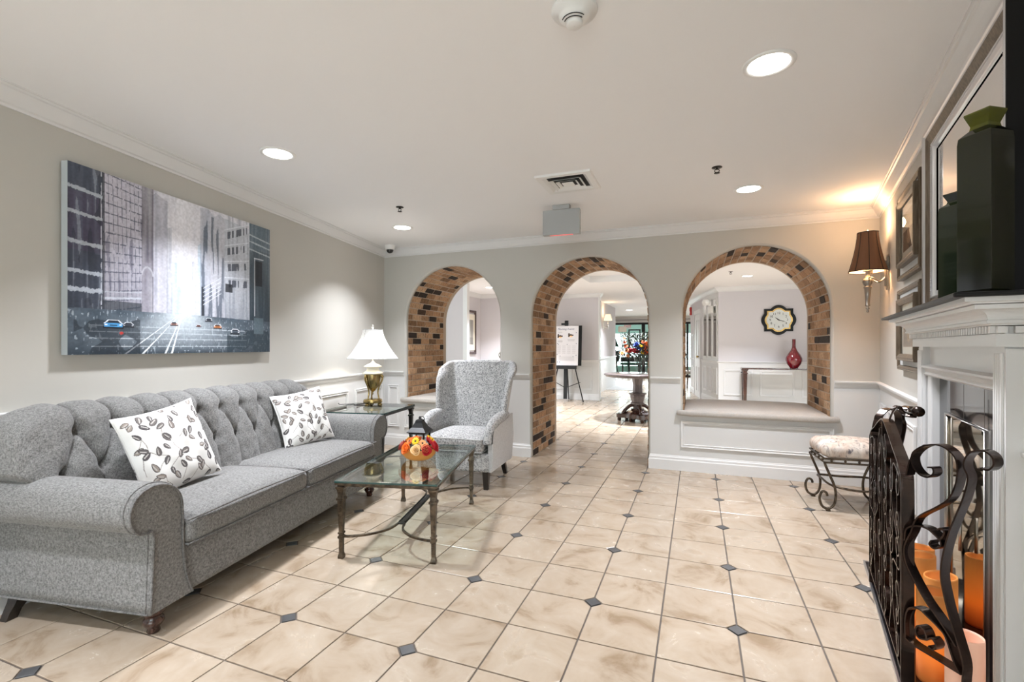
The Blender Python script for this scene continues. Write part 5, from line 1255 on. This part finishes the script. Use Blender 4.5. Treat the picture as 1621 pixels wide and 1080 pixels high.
# ------------------------------------------------------------------ scroll-leg stool
ST = thing('vanity_stool', 'low bronzed iron stool with scrolled feet and brushstroke-print cushion by the fireplace', 'stool', (1.118, 4.44, 0), math.radians(4))
B().rbox((0, 0, .452), (.47, .40, .105), .045, 11, .030).build('cushion', 'stoolfab', ST)
b = B()
for z in (.398, .368):
    b.tube([(-.225, -.19, z), (.225, -.19, z), (.225, .19, z), (-.225, .19, z)], .0075, 8, closed=True)
b.build('seat_rails', 'bronze', ST)
b = B()
for k in range(5):
    for sg in (-1, 1): b.ball((-.18+k*.09, sg*.19, .383), .010, 8, 5)
for k in range(4):
    for sg in (-1, 1): b.ball((sg*.225, -.14+k*.093, .383), .010, 8, 5)
b.build('bead_row', 'bronze', ST)
for a in (-1, 1):
    for c in (-1, 1):
        ax, ay = a*.215, c*.185
        pts = [(1.05, .372), (.99, .33), (.86, .26), (.74, .19), (.70, .12), (.76, .05), (.93, .018), (1.12, .035), (1.20, .095), (1.12, .145), (1.0, .140), (.96, .115)]
        B().tube(smoothpts([(ax*r, ay*(.97+.02*r), z) for r, z in pts], 5), .0095, 8).box((ax*.94, ay, .007), (.03, .022, .014), bev=.003).build('scroll_leg', 'bronze', ST)
R_ = smoothpts([(-.165, -.17, .19), (0, -.215, .175), (.165, -.17, .19), (.195, 0, .205), (.165, .17, .19), (0, .215, .175), (-.165, .17, .19), (-.195, 0, .205)], 5, True)
B().tube(R_, .0085, 8, closed=True).build('stretcher_ring', 'bronze', ST)

# ------------------------------------------------------------------ easel with notice board
ES = thing('easel', 'black tripod display easel in the hall beyond the middle arch', 'easel', (-2.80, 10.55, 0), 0)
B().tube([(-.30, -.10, .01), (-.10, .10, 1.15)], .013, 8).build('leg', 'black', ES); B().tube([(.45, -.10, .01), (.12, .10, 1.15)], .013, 8).build('leg', 'black', ES)
B().box((0, .04, .95), (.085, .022, 1.80), mx=Matrix.Rotation(math.radians(-4), 4, 'X')).build('mast', 'black', ES)
B().tube([(0, .14, 1.3), (.0, .36, .01)], .013, 8).build('leg', 'black', ES)
B().box((0, -.045, .775), (.56, .075, .075), bev=.004).build('tray', 'black', ES)
B().box((0, .02, 1.755), (.16, .05, .045), bev=.004).build('top_clamp', 'black', ES)
for s_ in (-1, 1): B().tube([(s_*.30+.06, 0, .44), (0, .06, .30)], .008, 6).build('brace', 'black', ES)
NB = thing('notice_board', 'white printed event poster on foam board standing on the easel', 'sign', (-2.72, 10.505, .813), 0)
NB.rotation_euler = (math.radians(-5), 0, 0)
B().box((0, .012, .455), (.62, .018, .91)).build('backing_board', 'blackpaint', NB)
M['paper'] = mat('poster_paper', (.80, .80, .84), .6); M['ink'] = mat('navy_ink', lin((52, 66, 112)), .6); M['inkgrey'] = mat('grey_ink', (.42, .42, .44), .6)
B().box((-.03, -.001, .455), (.53, .006, .90)).build('poster', 'paper', NB)
fx = lambda x, z: Matrix.Translation((x, -.0045, z))@Matrix.Rotation(PI/2, 4, 'X')
textobj('Morning Events', .062, 'title_lettering', 'ink', NB, fx(-.06, .83), .0006, shear=.35)
for (x, z) in ((-.19, .665), (.06, .685)):
    b = B(); b.lathe([(.030, 0), (.030, .0015)], 16, mx=Matrix.Translation((x+.0, -.005, z+.0))@Matrix.Rotation(PI/2, 4, 'X'))
    b.box((x-.045, -.005, z+.01), (.032, .002, .085)).box((x+.035, -.005, z+.005), (.05, .002, .030), mx=None); b.build('illustration', 'darkwood', NB)
    b = B(); b.box((x+.005, -.0058, z-.02), (.06, .002, .03)); b.build('illustration_light', 'f_cream', NB)
b = B()
for (x, z, w) in ((-.19, .76, .10), (-.19, .565, .12), (-.19, .55, .12), (-.19, .535, .11), (.07, .595, .17), (.07, .575, .16), (.07, .56, .15)): b.box((x, -.0052, z), (w, .001, .006))
for k in range(4):
    for j in range(9): b.box((-.21+k*.115, -.0052, .455-j*.022), (.08, .001, .0035))
for j in range(5): b.box((-.03, -.0052, .20-j*.02), (.36, .001, .004))
b.build('small_print', 'inkgrey', NB)
b = B()
for x, z in ((-.25, .50), (-.22, .485), (-.02, .482), (.19, .50), (.185, .75), (-.25, .25), (.19, .235), (-.18, .215), (.12, .205), (-.24, .08), (-.19, .08)): b.lathe([(.009, 0), (.009, .001)], 8, mx=Matrix.Translation((x, -.005, z))@Matrix.Rotation(PI/2, 4, 'X'))
b.build('ornaments', 'ink', NB)

# ------------------------------------------------------------------ round pedestal table with bouquet
TX, TY = toward(1009.5, 8.05)
RT = thing('pedestal_table', 'round walnut pedestal table with scalloped plinth in the hall', 'table', (TX, TY, 0), math.radians(20))
B().lathe([(.001, .735), (.50, .735), (.53, .742), (.53, .752), (.545, .758), (.56, .770), (.56, .782), (.548, .790), (.001, .790)], 64).build('tabletop', 'greywood', RT)
M['greytop'] = M['greywood']
B().lathe([(.075, .18), (.075, .27), (.115, .275), (.12, .30), (.10, .31), (.125, .40), (.125, .43), (.15, .45), (.15, .465), (.085, .475), (.078, .60), (.10, .72), (.16, .735)], 8, smooth=False).build('column', 'greywood', RT)
b = B(); pts = []
n = 64
pl2 = [(.30*(1+.16*math.cos(4*a)+.04*math.cos(8*a))*math.cos(a), .30*(1+.16*math.cos(4*a)+.04*math.cos(8*a))*math.sin(a)) for a in [2*PI*k/n for k in range(n)]]
b.prism(pl2, .06, .115, lambda p, q, h: (p, q, h)); b.prism([(x*.93, y*.93) for x, y in pl2], .115, .125, lambda p, q, h: (p, q, h))
b.lathe([(.24, .12), (.20, .15), (.12, .17), (.11, .20), (.001, .20)], 8, smooth=False); b.build('plinth', 'darkwood2', RT) if 'darkwood2' in M else b.build('plinth', 'darkwood', RT)
for k in range(4):
    a = PI/2*k
    B().tube(smoothpts([(.06*math.cos(a), .06*math.sin(a), .26), (.13*math.cos(a), .13*math.sin(a), .245), (.20*math.cos(a), .20*math.sin(a), .19), (.25*math.cos(a), .25*math.sin(a), .12)], 5), .028, 8).build('scroll_bracket', 'darkwood', RT)
for k in range(8):
    a = PI/4*k+.0; r = .31 if k % 2 == 0 else .215
    B().lathe([(.026, 0), (.034, .02), (.03, .045), (.042, .065)], 10, (r*math.cos(a), r*math.sin(a), 0)).build('bun_foot', 'darkwood', RT)
BQ = thing('bouquet', 'tall glass vase of orange, red and blue flowers on the pedestal table', 'flowers', (TX+.03, TY-.02, .7905))
B().lathe([(.001, .0), (.05, .0), (.052, .008), (.045, .02), (.05, .09), (.085, .24), (.10, .27), (.098, .272), (.080, .24), (.044, .09), (.038, .03), (.001, .02)], 28).build('vase', 'glass', BQ)
rb = random.Random(5); b = B()
for k in range(30):
    a = rb.uniform(0, 6.3); r = rb.uniform(.05, .30); zt = rb.uniform(.35, .62)
    b.tube(smoothpts([(rb.uniform(-.02, .02), rb.uniform(-.02, .02), .03), (.4*r*math.cos(a), .4*r*math.sin(a), .27), (r*math.cos(a), r*math.sin(a), zt)], 4), .003, 5)
b.build('stems', 'leafgreen', BQ)['kind'] = 'stuff'
b = B()
for k in range(1500):
    a = rb.uniform(0, 6.3); r = .34*math.sqrt(rb.uniform(.01, 1)); zt = rb.uniform(.13, .56)*(1.05-.3*r)+.06*(r > .1); L = rb.uniform(.028, .055)
    mx = orient((r*math.cos(a), r*math.sin(a)*.8, zt+.06), (math.cos(a)*rb.uniform(.2, 1), math.sin(a), rb.uniform(-.2, 1.2)))
    b.add([(0, 0, 0), (L*.28, 0, L*.45), (0, .003, L), (-L*.28, 0, L*.45)], [(0, 1, 2, 3)], False, mx)
b.build('foliage', 'leafdark', BQ)['kind'] = 'stuff'
cx_, sx_ = math.cos(TH), math.sin(TH)
def bl(px_, py_, dy=0): d = 8.05-dy; x, y = toward(px_, d); return Vector((x-TX-.03, y-TY+.02, H+(Y0-py_)*d/F-.7905))
for px_, py_, r, m in ((997, 556, .045, 'f_red'), (1004, 556, .045, 'f_red'), (1009, 558, .035, 'f_red'), (1008, 546, .040, 'f_blue'), (1011, 553, .040, 'f_blue'), (1006, 549, .035, 'f_blue'), (1014, 549, .03, 'f_yellow'), (1017, 559, .035, 'f_yellow'), (1019, 552, .042, 'f_orangered'), (1022, 545, .04, 'f_orange'), (1021, 559, .038, 'f_orangered'), (1018, 543, .035, 'f_coral'), (991, 549, .032, 'f_coral'), (989, 543, .026, 'f_coral'), (993, 556, .035, 'f_peach'), (985, 560, .036, 'f_peach'), (994, 564, .028, 'f_peach'), (1025, 551, .04, 'f_coral'), (1026, 560, .036, 'f_orange'), (988, 537, .02, 'f_coral'), (1034, 548, .04, 'f_red'), (1040, 556, .04, 'f_orange')):
    p = bl(px_, py_, .14); b = B(); rose(b, p, p+Vector((sx_, -cx_, .1))*.5, r, px_); b.build('blossom', m, BQ)

# ------------------------------------------------------------------ hall rugs, console, clock and so on
t = tag(B().box((-2.02, 15.55, .006), (1.15, 3.9, .010), bev=.003).build('door_mat', 'matgrey_') if False else B().box((-2.13, 15.6, .006), (1.05, 3.7, .010)).build('door_mat', 'greymetal'), 'grey runner mat on the hall floor leading to the glass entrance', 'mat')
CN = thing('console_table', 'long dark console table with turned leg against the panelled hall wall', 'console table', (1.80, 10.50, 0))
B().box((0, 0, .812), (1.96, .36, .022), bev=.004).build('tabletop', 'darkwood', CN); B().box((0, 0, .826), (1.93, .33, .006)).build('glass_inset', 'glass', CN)
for a in (-1, 1):
    for c in (-1, 1): sqleg(B(), a*.92, c*.14, 0, .80, .05, .080).build('leg', 'darkwood', CN)
b = B()
for c in (-1, 1): b.tube(smoothpts([(-.92, c*.14, .14), (-.5, c*.04, .14), (0, 0, .14), (.5, c*.04, .14), (.92, c*.14, .14)], 5), .008, 6)
b.build('stretcher', 'bronzeblack', CN)
RV = thing('red_vase', 'glossy ruby-red bottle vase with a slim neck on the console table', 'vase', (1.735, 10.47, .8295))
B().lathe([(.001, 0), (.065, 0), (.068, .01), (.12, .09), (.143, .16), (.140, .21), (.11, .28), (.06, .36), (.036, .42), (.030, .47), (.032, .60), (.027, .60), (.025, .47), (.001, .40)], 32, mx=Matrix.Diagonal((1, 1, .93, 1))).build('vase_body', 'ruby', RV)
# wall clock
CK = thing('wall_clock', 'black and gold quatrefoil wall clock on the mauve hall wall', 'clock', (1.52, YC, 1.775))
def quatre(sc, k=10):
    pts = []; w, hh, r1, r2 = .222, .195, .0, 0
    def arc(p0, p1, p2): return [((1-t)**2*p0[0]+2*t*(1-t)*p1[0]+t*t*p2[0], (1-t)**2*p0[1]+2*t*(1-t)*p1[1]+t*t*p2[1]) for t in [i/k for i in range(k+1)]]
    for q, (top, sd_) in enumerate((('t', 0), ('r', 1), ('b', 2), ('l', 3))):
        pass
    pts += [(.255, .225)]; pts += arc((.255, .13), (.360, 0), (.255, -.13)); pts += [(.255, -.225)]
    pts += arc((.14, -.225), (0, -.375), (-.14, -.225)); pts += [(-.255, -.225)]; pts += arc((-.255, -.13), (-.360, 0), (-.255, .13)); pts += [(-.255, .225)]; pts += arc((-.14, .225), (0, .375), (.14, .225))
    return [(x*sc, z*sc) for x, z in pts]
fy = lambda p, q, h: (p, -h, q)
B().prism(quatre(1.0), .0, .030, fy).build('outer_frame', 'blackpaint', CK); M['gold'] = woodm('gold_leaf', (.42, .26, .08), (.68, .46, .18), .35, (9, 9, 9), 0, .8)
B().prism(quatre(.80), .030, .042, fy).build('gold_frame', 'gold', CK); M['dial'] = mat('clock_dial', (.62, .64, .62), .35, coat=.6)
B().prism(quatre(.70), .042, .0435, fy).build('dial', 'dial', CK)
for n_ in range(1, 13):
    a = PI/2-2*PI*n_/12; textobj(str(n_), .062, 'numeral', 'blackpaint', CK, Matrix.Translation((.148*math.cos(a)*1.02, -.0445, .136*math.sin(a)))@Matrix.Rotation(PI/2, 4, 'X'), .0006)
def hand(a, L, w, nm):
    d = Vector((math.sin(a), 0, math.cos(a))); n_ = Vector((math.cos(a), 0, -math.sin(a))); o_ = Vector((0, -.047, 0)); P = [o_-d*.03-n_*w*.5, o_+n_*w*.6-d*.03, o_+d*L*.6+n_*w, o_+d*L, o_+d*L*.6-n_*w]
    B().add(P, [(0, 4, 3, 2, 1)]).build(nm, 'blackpaint', CK)
hand(math.radians(308), .085, .008, 'hour_hand'); hand(math.radians(108), .135, .006, 'minute_hand')
B().lathe([(.012, .044), (.012, .05), (.001, .051)], 12, mx=Matrix.Rotation(PI/2, 4, 'X')).build('hub', 'blackpaint', CK)
# framed picture on the corridor wall seen through the left arch
HPX = thing('hall_picture', 'dark-framed print on the corridor wall seen through the left arch', 'picture', (-4.79, 9.70, 1.57), math.radians(90))
# local x runs along +y, front faces +x  -> local -y
def planeframe(t, w, hh, fw, dep, m):
    b = B()
    for sg in (-1, 1):
        b.box((sg*(w/2-fw/2), -dep/2, 0), (fw, dep, hh), bev=.004); b.box((0, -dep/2, sg*(hh/2-fw/2)), (w-2*fw, dep, fw), bev=.004)
    b.build('frame', m, t)
planeframe(HPX, .62, 1.0, .055, .03, 'darkwood'); B().box((0, -.012, 0), (.52, .006, .82)).build('mat_board', 'cream', HPX)
h2, w2 = 90, 60; im = np.ones((h2, w2, 3))*L3((168, 166, 160)); YY, XX = np.mgrid[0:h2, 0:w2]; st = np.repeat(rng.random((1, w2)), h2, 0); im *= (.55+.6*st)[..., None]; im[(YY < 26)] *= .75
painted('print', 'print', HPX, im, lambda u, v: np.stack([-.17+.34*u, np.full_like(u, -.0165), -.28+.56*v], 1))
t = thing('oval_mirror', 'tiny chrome-rimmed oval mirror glinting at the right edge of the left arch', 'mirror', (-2.34, 6.55, 1.03))
t.location = (*toward(793, 8.0), H+(Y0-563)*8.0/F); t.rotation_euler = (0, 0, TH)
B().tube([(.036*math.cos(a), 0, .055*math.sin(a)) for a in np.linspace(0, 2*PI, 21)[:-1]], .006, 6, closed=True, mx=Matrix.Rotation(-.35, 4, 'Y')).build('rim', 'steel', t); B().lathe([(.001, 0), (.035, 0), (.035, .002), (.001, .002)], 20, mx=Matrix.Rotation(-.35, 4, 'Y')@Matrix.Diagonal((1, 1, 1.55, 1))@Matrix.Rotation(PI/2, 4, 'X')).build('mirror_glass', 'mirror', t)
B().tube([(0, .0, -.06), (0, 0, -1.06)], .006, 6).lathe([(.09, -1.06), (.09, -1.05), (.01, -1.04)], 16).build('stand', 'steel', t)
# hall sconces
def hallsconce(x, y, z, rz, label):
    t = thing('hall_sconce', label, 'sconce', (x, y, z), rz)
    B().box((0, -.01, -.14), (.06, .02, .24), bev=.005).build('back_plate', 'steel', t)
    B().tube(smoothpts([(0, -.02, -.18), (0, -.07, -.22), (0, -.14, -.16), (0, -.14, -.05)], 5), .008, 8).lathe([(.03, -.12), (.035, -.11), (.015, -.10)], 12, (0, -.14, 0)).lathe([(.002, -.30), (.014, -.25), (.02, -.18), (.012, -.16)], 12, (0, -.14, 0)).build('arm', 'steel', t)
    B().lathe([(.115, 0), (.07, .17)], 24, (0, -.14, -.03), cap=False).build('shade', 'hallshade', t)
M['hallshade'] = mat('warm_lit_shade', (.9, .8, .65), .8, emit=(1, .78, .50), es=1.0)
x_, y_ = toward(954.5, 13.3); hallsconce(x_-.0, y_, H+(Y0-506)*13.3/F, math.radians(90), 'lit wall sconce in the hall right of the easel wall')
B().box((x_-.06, y_, 1.2), (.10, .6, 2.4)).build('x', 'wainscot') if False else None
pw = struct(B().box((x_-.10, y_+.6, CH/2), (.2, 3.2, CH)).build('wall_hall_far', 'hallwall'))
B().box((x_+.006, y_+.6, RAILZ/2), (.012, 3.2, RAILZ)).build('wainscot', 'wainscot', pw); B().box((x_+.02, y_+.6, RAILZ), (.04, 3.2, .03)).build('chair_rail', 'trimw', pw)
l = bpy.data.lights.new('hall_sconce_bulb', 'POINT'); l.energy = 4; l.color = (1, .72, .42); l.shadow_soft_size = .04; o = bpy.data.objects.new('hall_sconce_bulb', l); COL.objects.link(o); o.location = (x_+.16, y_, H+(Y0-500)*13.3/F+.12)
# red alarm, emergency light, wall frame and knob near the right arch
def ondoor(px_, pz_, depth=0): # along the door-side wall: parameter from pixel
    u = (px_-CX)/F; c, s = math.cos(TH), math.sin(TH); r = Vector((u*c-s, u*s+c)); p = Vector(bay[1]); # intersect
    den = r.x*d2n.y-r.y*d2n.x; t_ = (p.x*d2n.y-p.y*d2n.x)/den; q = r*t_; return (q-p).dot(d2n), H+(Y0-pz_)*t_/F*1.0
M['redbox'] = mat('red_alarm', (.5, .02, .02), .35)
w0, z0_ = ondoor(1094.5, 493); t = thing('fire_alarm', 'small red fire alarm box on the white hall wall past the door', 'fire alarm'); t.matrix_world = DM@Matrix.Translation((w0, 0, z0_)); B().box((0, .02, 0), (.16, .05, .22), bev=.01).build('housing', 'redbox', t); B().box((0, .048, -.03), (.08, .008, .06), bev=.002).build('pull_handle', 'white', t)
w0, z0_ = ondoor(1097, 555); t = thing('narrow_wall_mirror', 'narrow silver-framed panel on the hall wall left of the white door', 'panel'); t.matrix_world = DM@Matrix.Translation((w0, 0, z0_)); B().box((0, .012, 0), (.34, .024, .86), bev=.006).build('frame', 'silver', t); B().box((0, .025, 0), (.28, .004, .80)).build('face', 'matboard', t)
BM = Matrix(((d1.normalized().x, nn.x, 0, bay[0][0]), (d1.normalized().y, nn.y, 0, bay[0][1]), (0, 0, 1, 0), (0, 0, 0, 1)))
t = thing('emergency_light', 'white twin-head emergency light high on the mirrored bay panels', 'emergency light'); t.matrix_world = BM@Matrix.Translation((.42, .03, 2.10))
B().box((0, .03, -.06), (.28, .06, .16), bev=.01).build('battery_box', 'white', t)
for sg in (-1, 1): B().lathe([(.02, -.04), (.055, -.02), (.07, .04), (.066, .045), (.001, .035)], 18, mx=Matrix.Translation((sg*.10, .10, .11))@Matrix.Rotation(sg*.5, 4, 'Z')@Matrix.Rotation(-PI/2-.3, 4, 'X')).build('lamp_head', 'white', t)
# vestibule: exit sign, lamp, topiaries, chairs
VX = lambda px_, d: toward(px_, d)
x_, y_ = VX(993.5, 19.9); t = thing('exit_sign', 'white EXIT sign with red letters hanging in the glass vestibule', 'exit sign', (x_, y_, 2.13), 0)
t.rotation_euler = (0, 0, TH*.3); x__, y__ = VX(993.5, 22.0); t.location = (x__, y__, H+(Y0-517)*22.0/F)
B().box((0, 0, 0), (.33, .05, .22), bev=.008).tube([(0, 0, .10), (0, 0, CH-H-(Y0-517)*22/F)], .012, 6).build('housing', 'white', t); M['redink'] = mat('red_letters', (.55, .03, .03), .5, emit=(1, .06, .05), es=.4)
textobj('EXIT', .155, 'lettering', 'redink', t, Matrix.Translation((0, -.027, 0))@Matrix.Rotation(PI/2, 4, 'X'), .002)
def at_depth(px_, py_, d): x, y = toward(px_, d); return (x, y, H+(Y0-py_)*d/F)
x_, y_, z_ = at_depth(985, 521, 19.0); t = thing('floor_lamp', 'slim black floor lamp with small square grey shade before the glass entrance', 'lamp', (x_, y_, 0), TH)
B().lathe([(.14, 0), (.14, .015), (.02, .03)], 20).tube([(0, 0, .02), (0, 0, z_)], .012, 8).build('pole', 'black', t)
M['linenshade'] = mat('grey_lit_shade', (.45, .44, .42), .8, emit=(1, .8, .6), es=.25)
B().lathe([(.145*1.35, z_-.12), (.135*1.35, z_+.10)], 4, smooth=False, ph=PI/4, cap=False).build('shade', 'linenshade', t)
B().lathe([(.05, z_-.05), (.05, z_+.06), (.001, z_+.08)], 12).build('bulb', 'hallshade', t)
def topiary(px_, depth, parts_, label):
    x, y = toward(px_, depth); t = thing('topiary', label, 'topiary', (x, y, 0), 0)
    B().lathe([(.16, 0), (.20, .34), (.22, .34), (.22, .38), (.17, .38), (.001, .34)], 24).build('pot', 'black', t)
    B().tube([(0, 0, .34), (0, 0, 1.5)], .022, 8).build('trunk', 'blackwood', t); r_ = random.Random(int(px_))
    for kind, z, r, hh in parts_:
        b = B(); n_ = 900
        for k in range(n_):
            a = r_.uniform(0, 6.283)
            if kind == 'ball': ph = math.acos(r_.uniform(-1, 1)); d = Vector((math.sin(ph)*math.cos(a), math.sin(ph)*math.sin(a), math.cos(ph))); p = d*r+Vector((0, 0, z))
            else: f = 1-math.sqrt(r_.random()); rr = r*(1-f); p = Vector((rr*math.cos(a), rr*math.sin(a), z+hh*f)); d = Vector((math.cos(a), math.sin(a), .35))
            L = r_.uniform(.03, .05); b.add([(L*.4, 0, 0), (0, L*.5, L*.4), (-L*.4, 0, 0), (0, 0, L)], [(0, 1, 3), (1, 2, 3)], False, orient(p, d+Vector([r_.uniform(-.5, .5) for _ in range(3)])))
        if kind == 'ball': b.ball((0, 0, z), r, 14, 9)
        else: b.lathe([(.02, z), (r, z+.02), (.01, z+hh)], 18)
        o = b.build('clipped_foliage', 'topiary', t)
topiary(968, 21.3, (('cone', 1.22, .29, .72), ('ball', .78, .34, 0)), 'cone-over-ball topiary in a pot behind the entrance glass')
topiary(1050, 21.3, (('cone', 1.22, .29, .72), ('ball', .78, .34, 0)), 'topiary further right behind the entrance glass, hidden by the arch pier')
def simplechair(px_, depth, rz, label, mt='blackwood', fab='bench', grp=None, z=0):
    x, y = toward(px_, depth); t = thing('dining_chair', label, 'chair', (x, y, z), rz, grp)
    B().rbox((0, 0, .46), (.46, .44, .09), .03, 7, .015).build('seat', fab, t)
    for a in (-1, 1):
        B().tube([(a*.19, -.18, .43), (a*.20, -.19, 0)], [.022, .015], 8).build('leg', mt, t); B().tube(smoothpts([(a*.20, .26, 0), (a*.19, .19, .43), (a*.19, .23, .75), (a*.20, .30, 1.02)], 4), .018, 8).build('leg', mt, t)
    b = B().tube(smoothpts([(-.20, .30, 1.02), (0, .33, 1.05), (.20, .30, 1.02)], 4), .022, 8).tube([(-.19, .21, .62), (.19, .21, .62)], .014, 8)
    for k in (-1, 0, 1): b.tube([(k*.08, .21, .62), (k*.09, .315, 1.03)], .011, 6)
    b.build('backrest', mt, t); return t
simplechair(967, 20.0, math.radians(-60), 'black slat-back chair beside the glass entrance, seen past the hall wall')
simplechair(1085.5, 14.6, math.radians(150), 'dark dining chair with taupe seat at the left edge of the right arch', 'darkwood')
x_, y_ = toward(1008, 22.6); t = thing('lobby_bench', 'low dark bench in the bright vestibule behind the flowers', 'bench', (x_, y_, 0), .1)
B().rbox((0, 0, .42), (1.5, .5, .12), .04, 7).build('seat', 'topiary', t); b = B().box((0, .22, .62), (1.5, .06, .24), bev=.02).build('backrest', 'blackwood', t)
for a in (-1, 1):
    for c in (-1, 1): B().box((a*.65, c*.19, .18), (.05, .05, .36)).build('leg', 'blackwood', t)
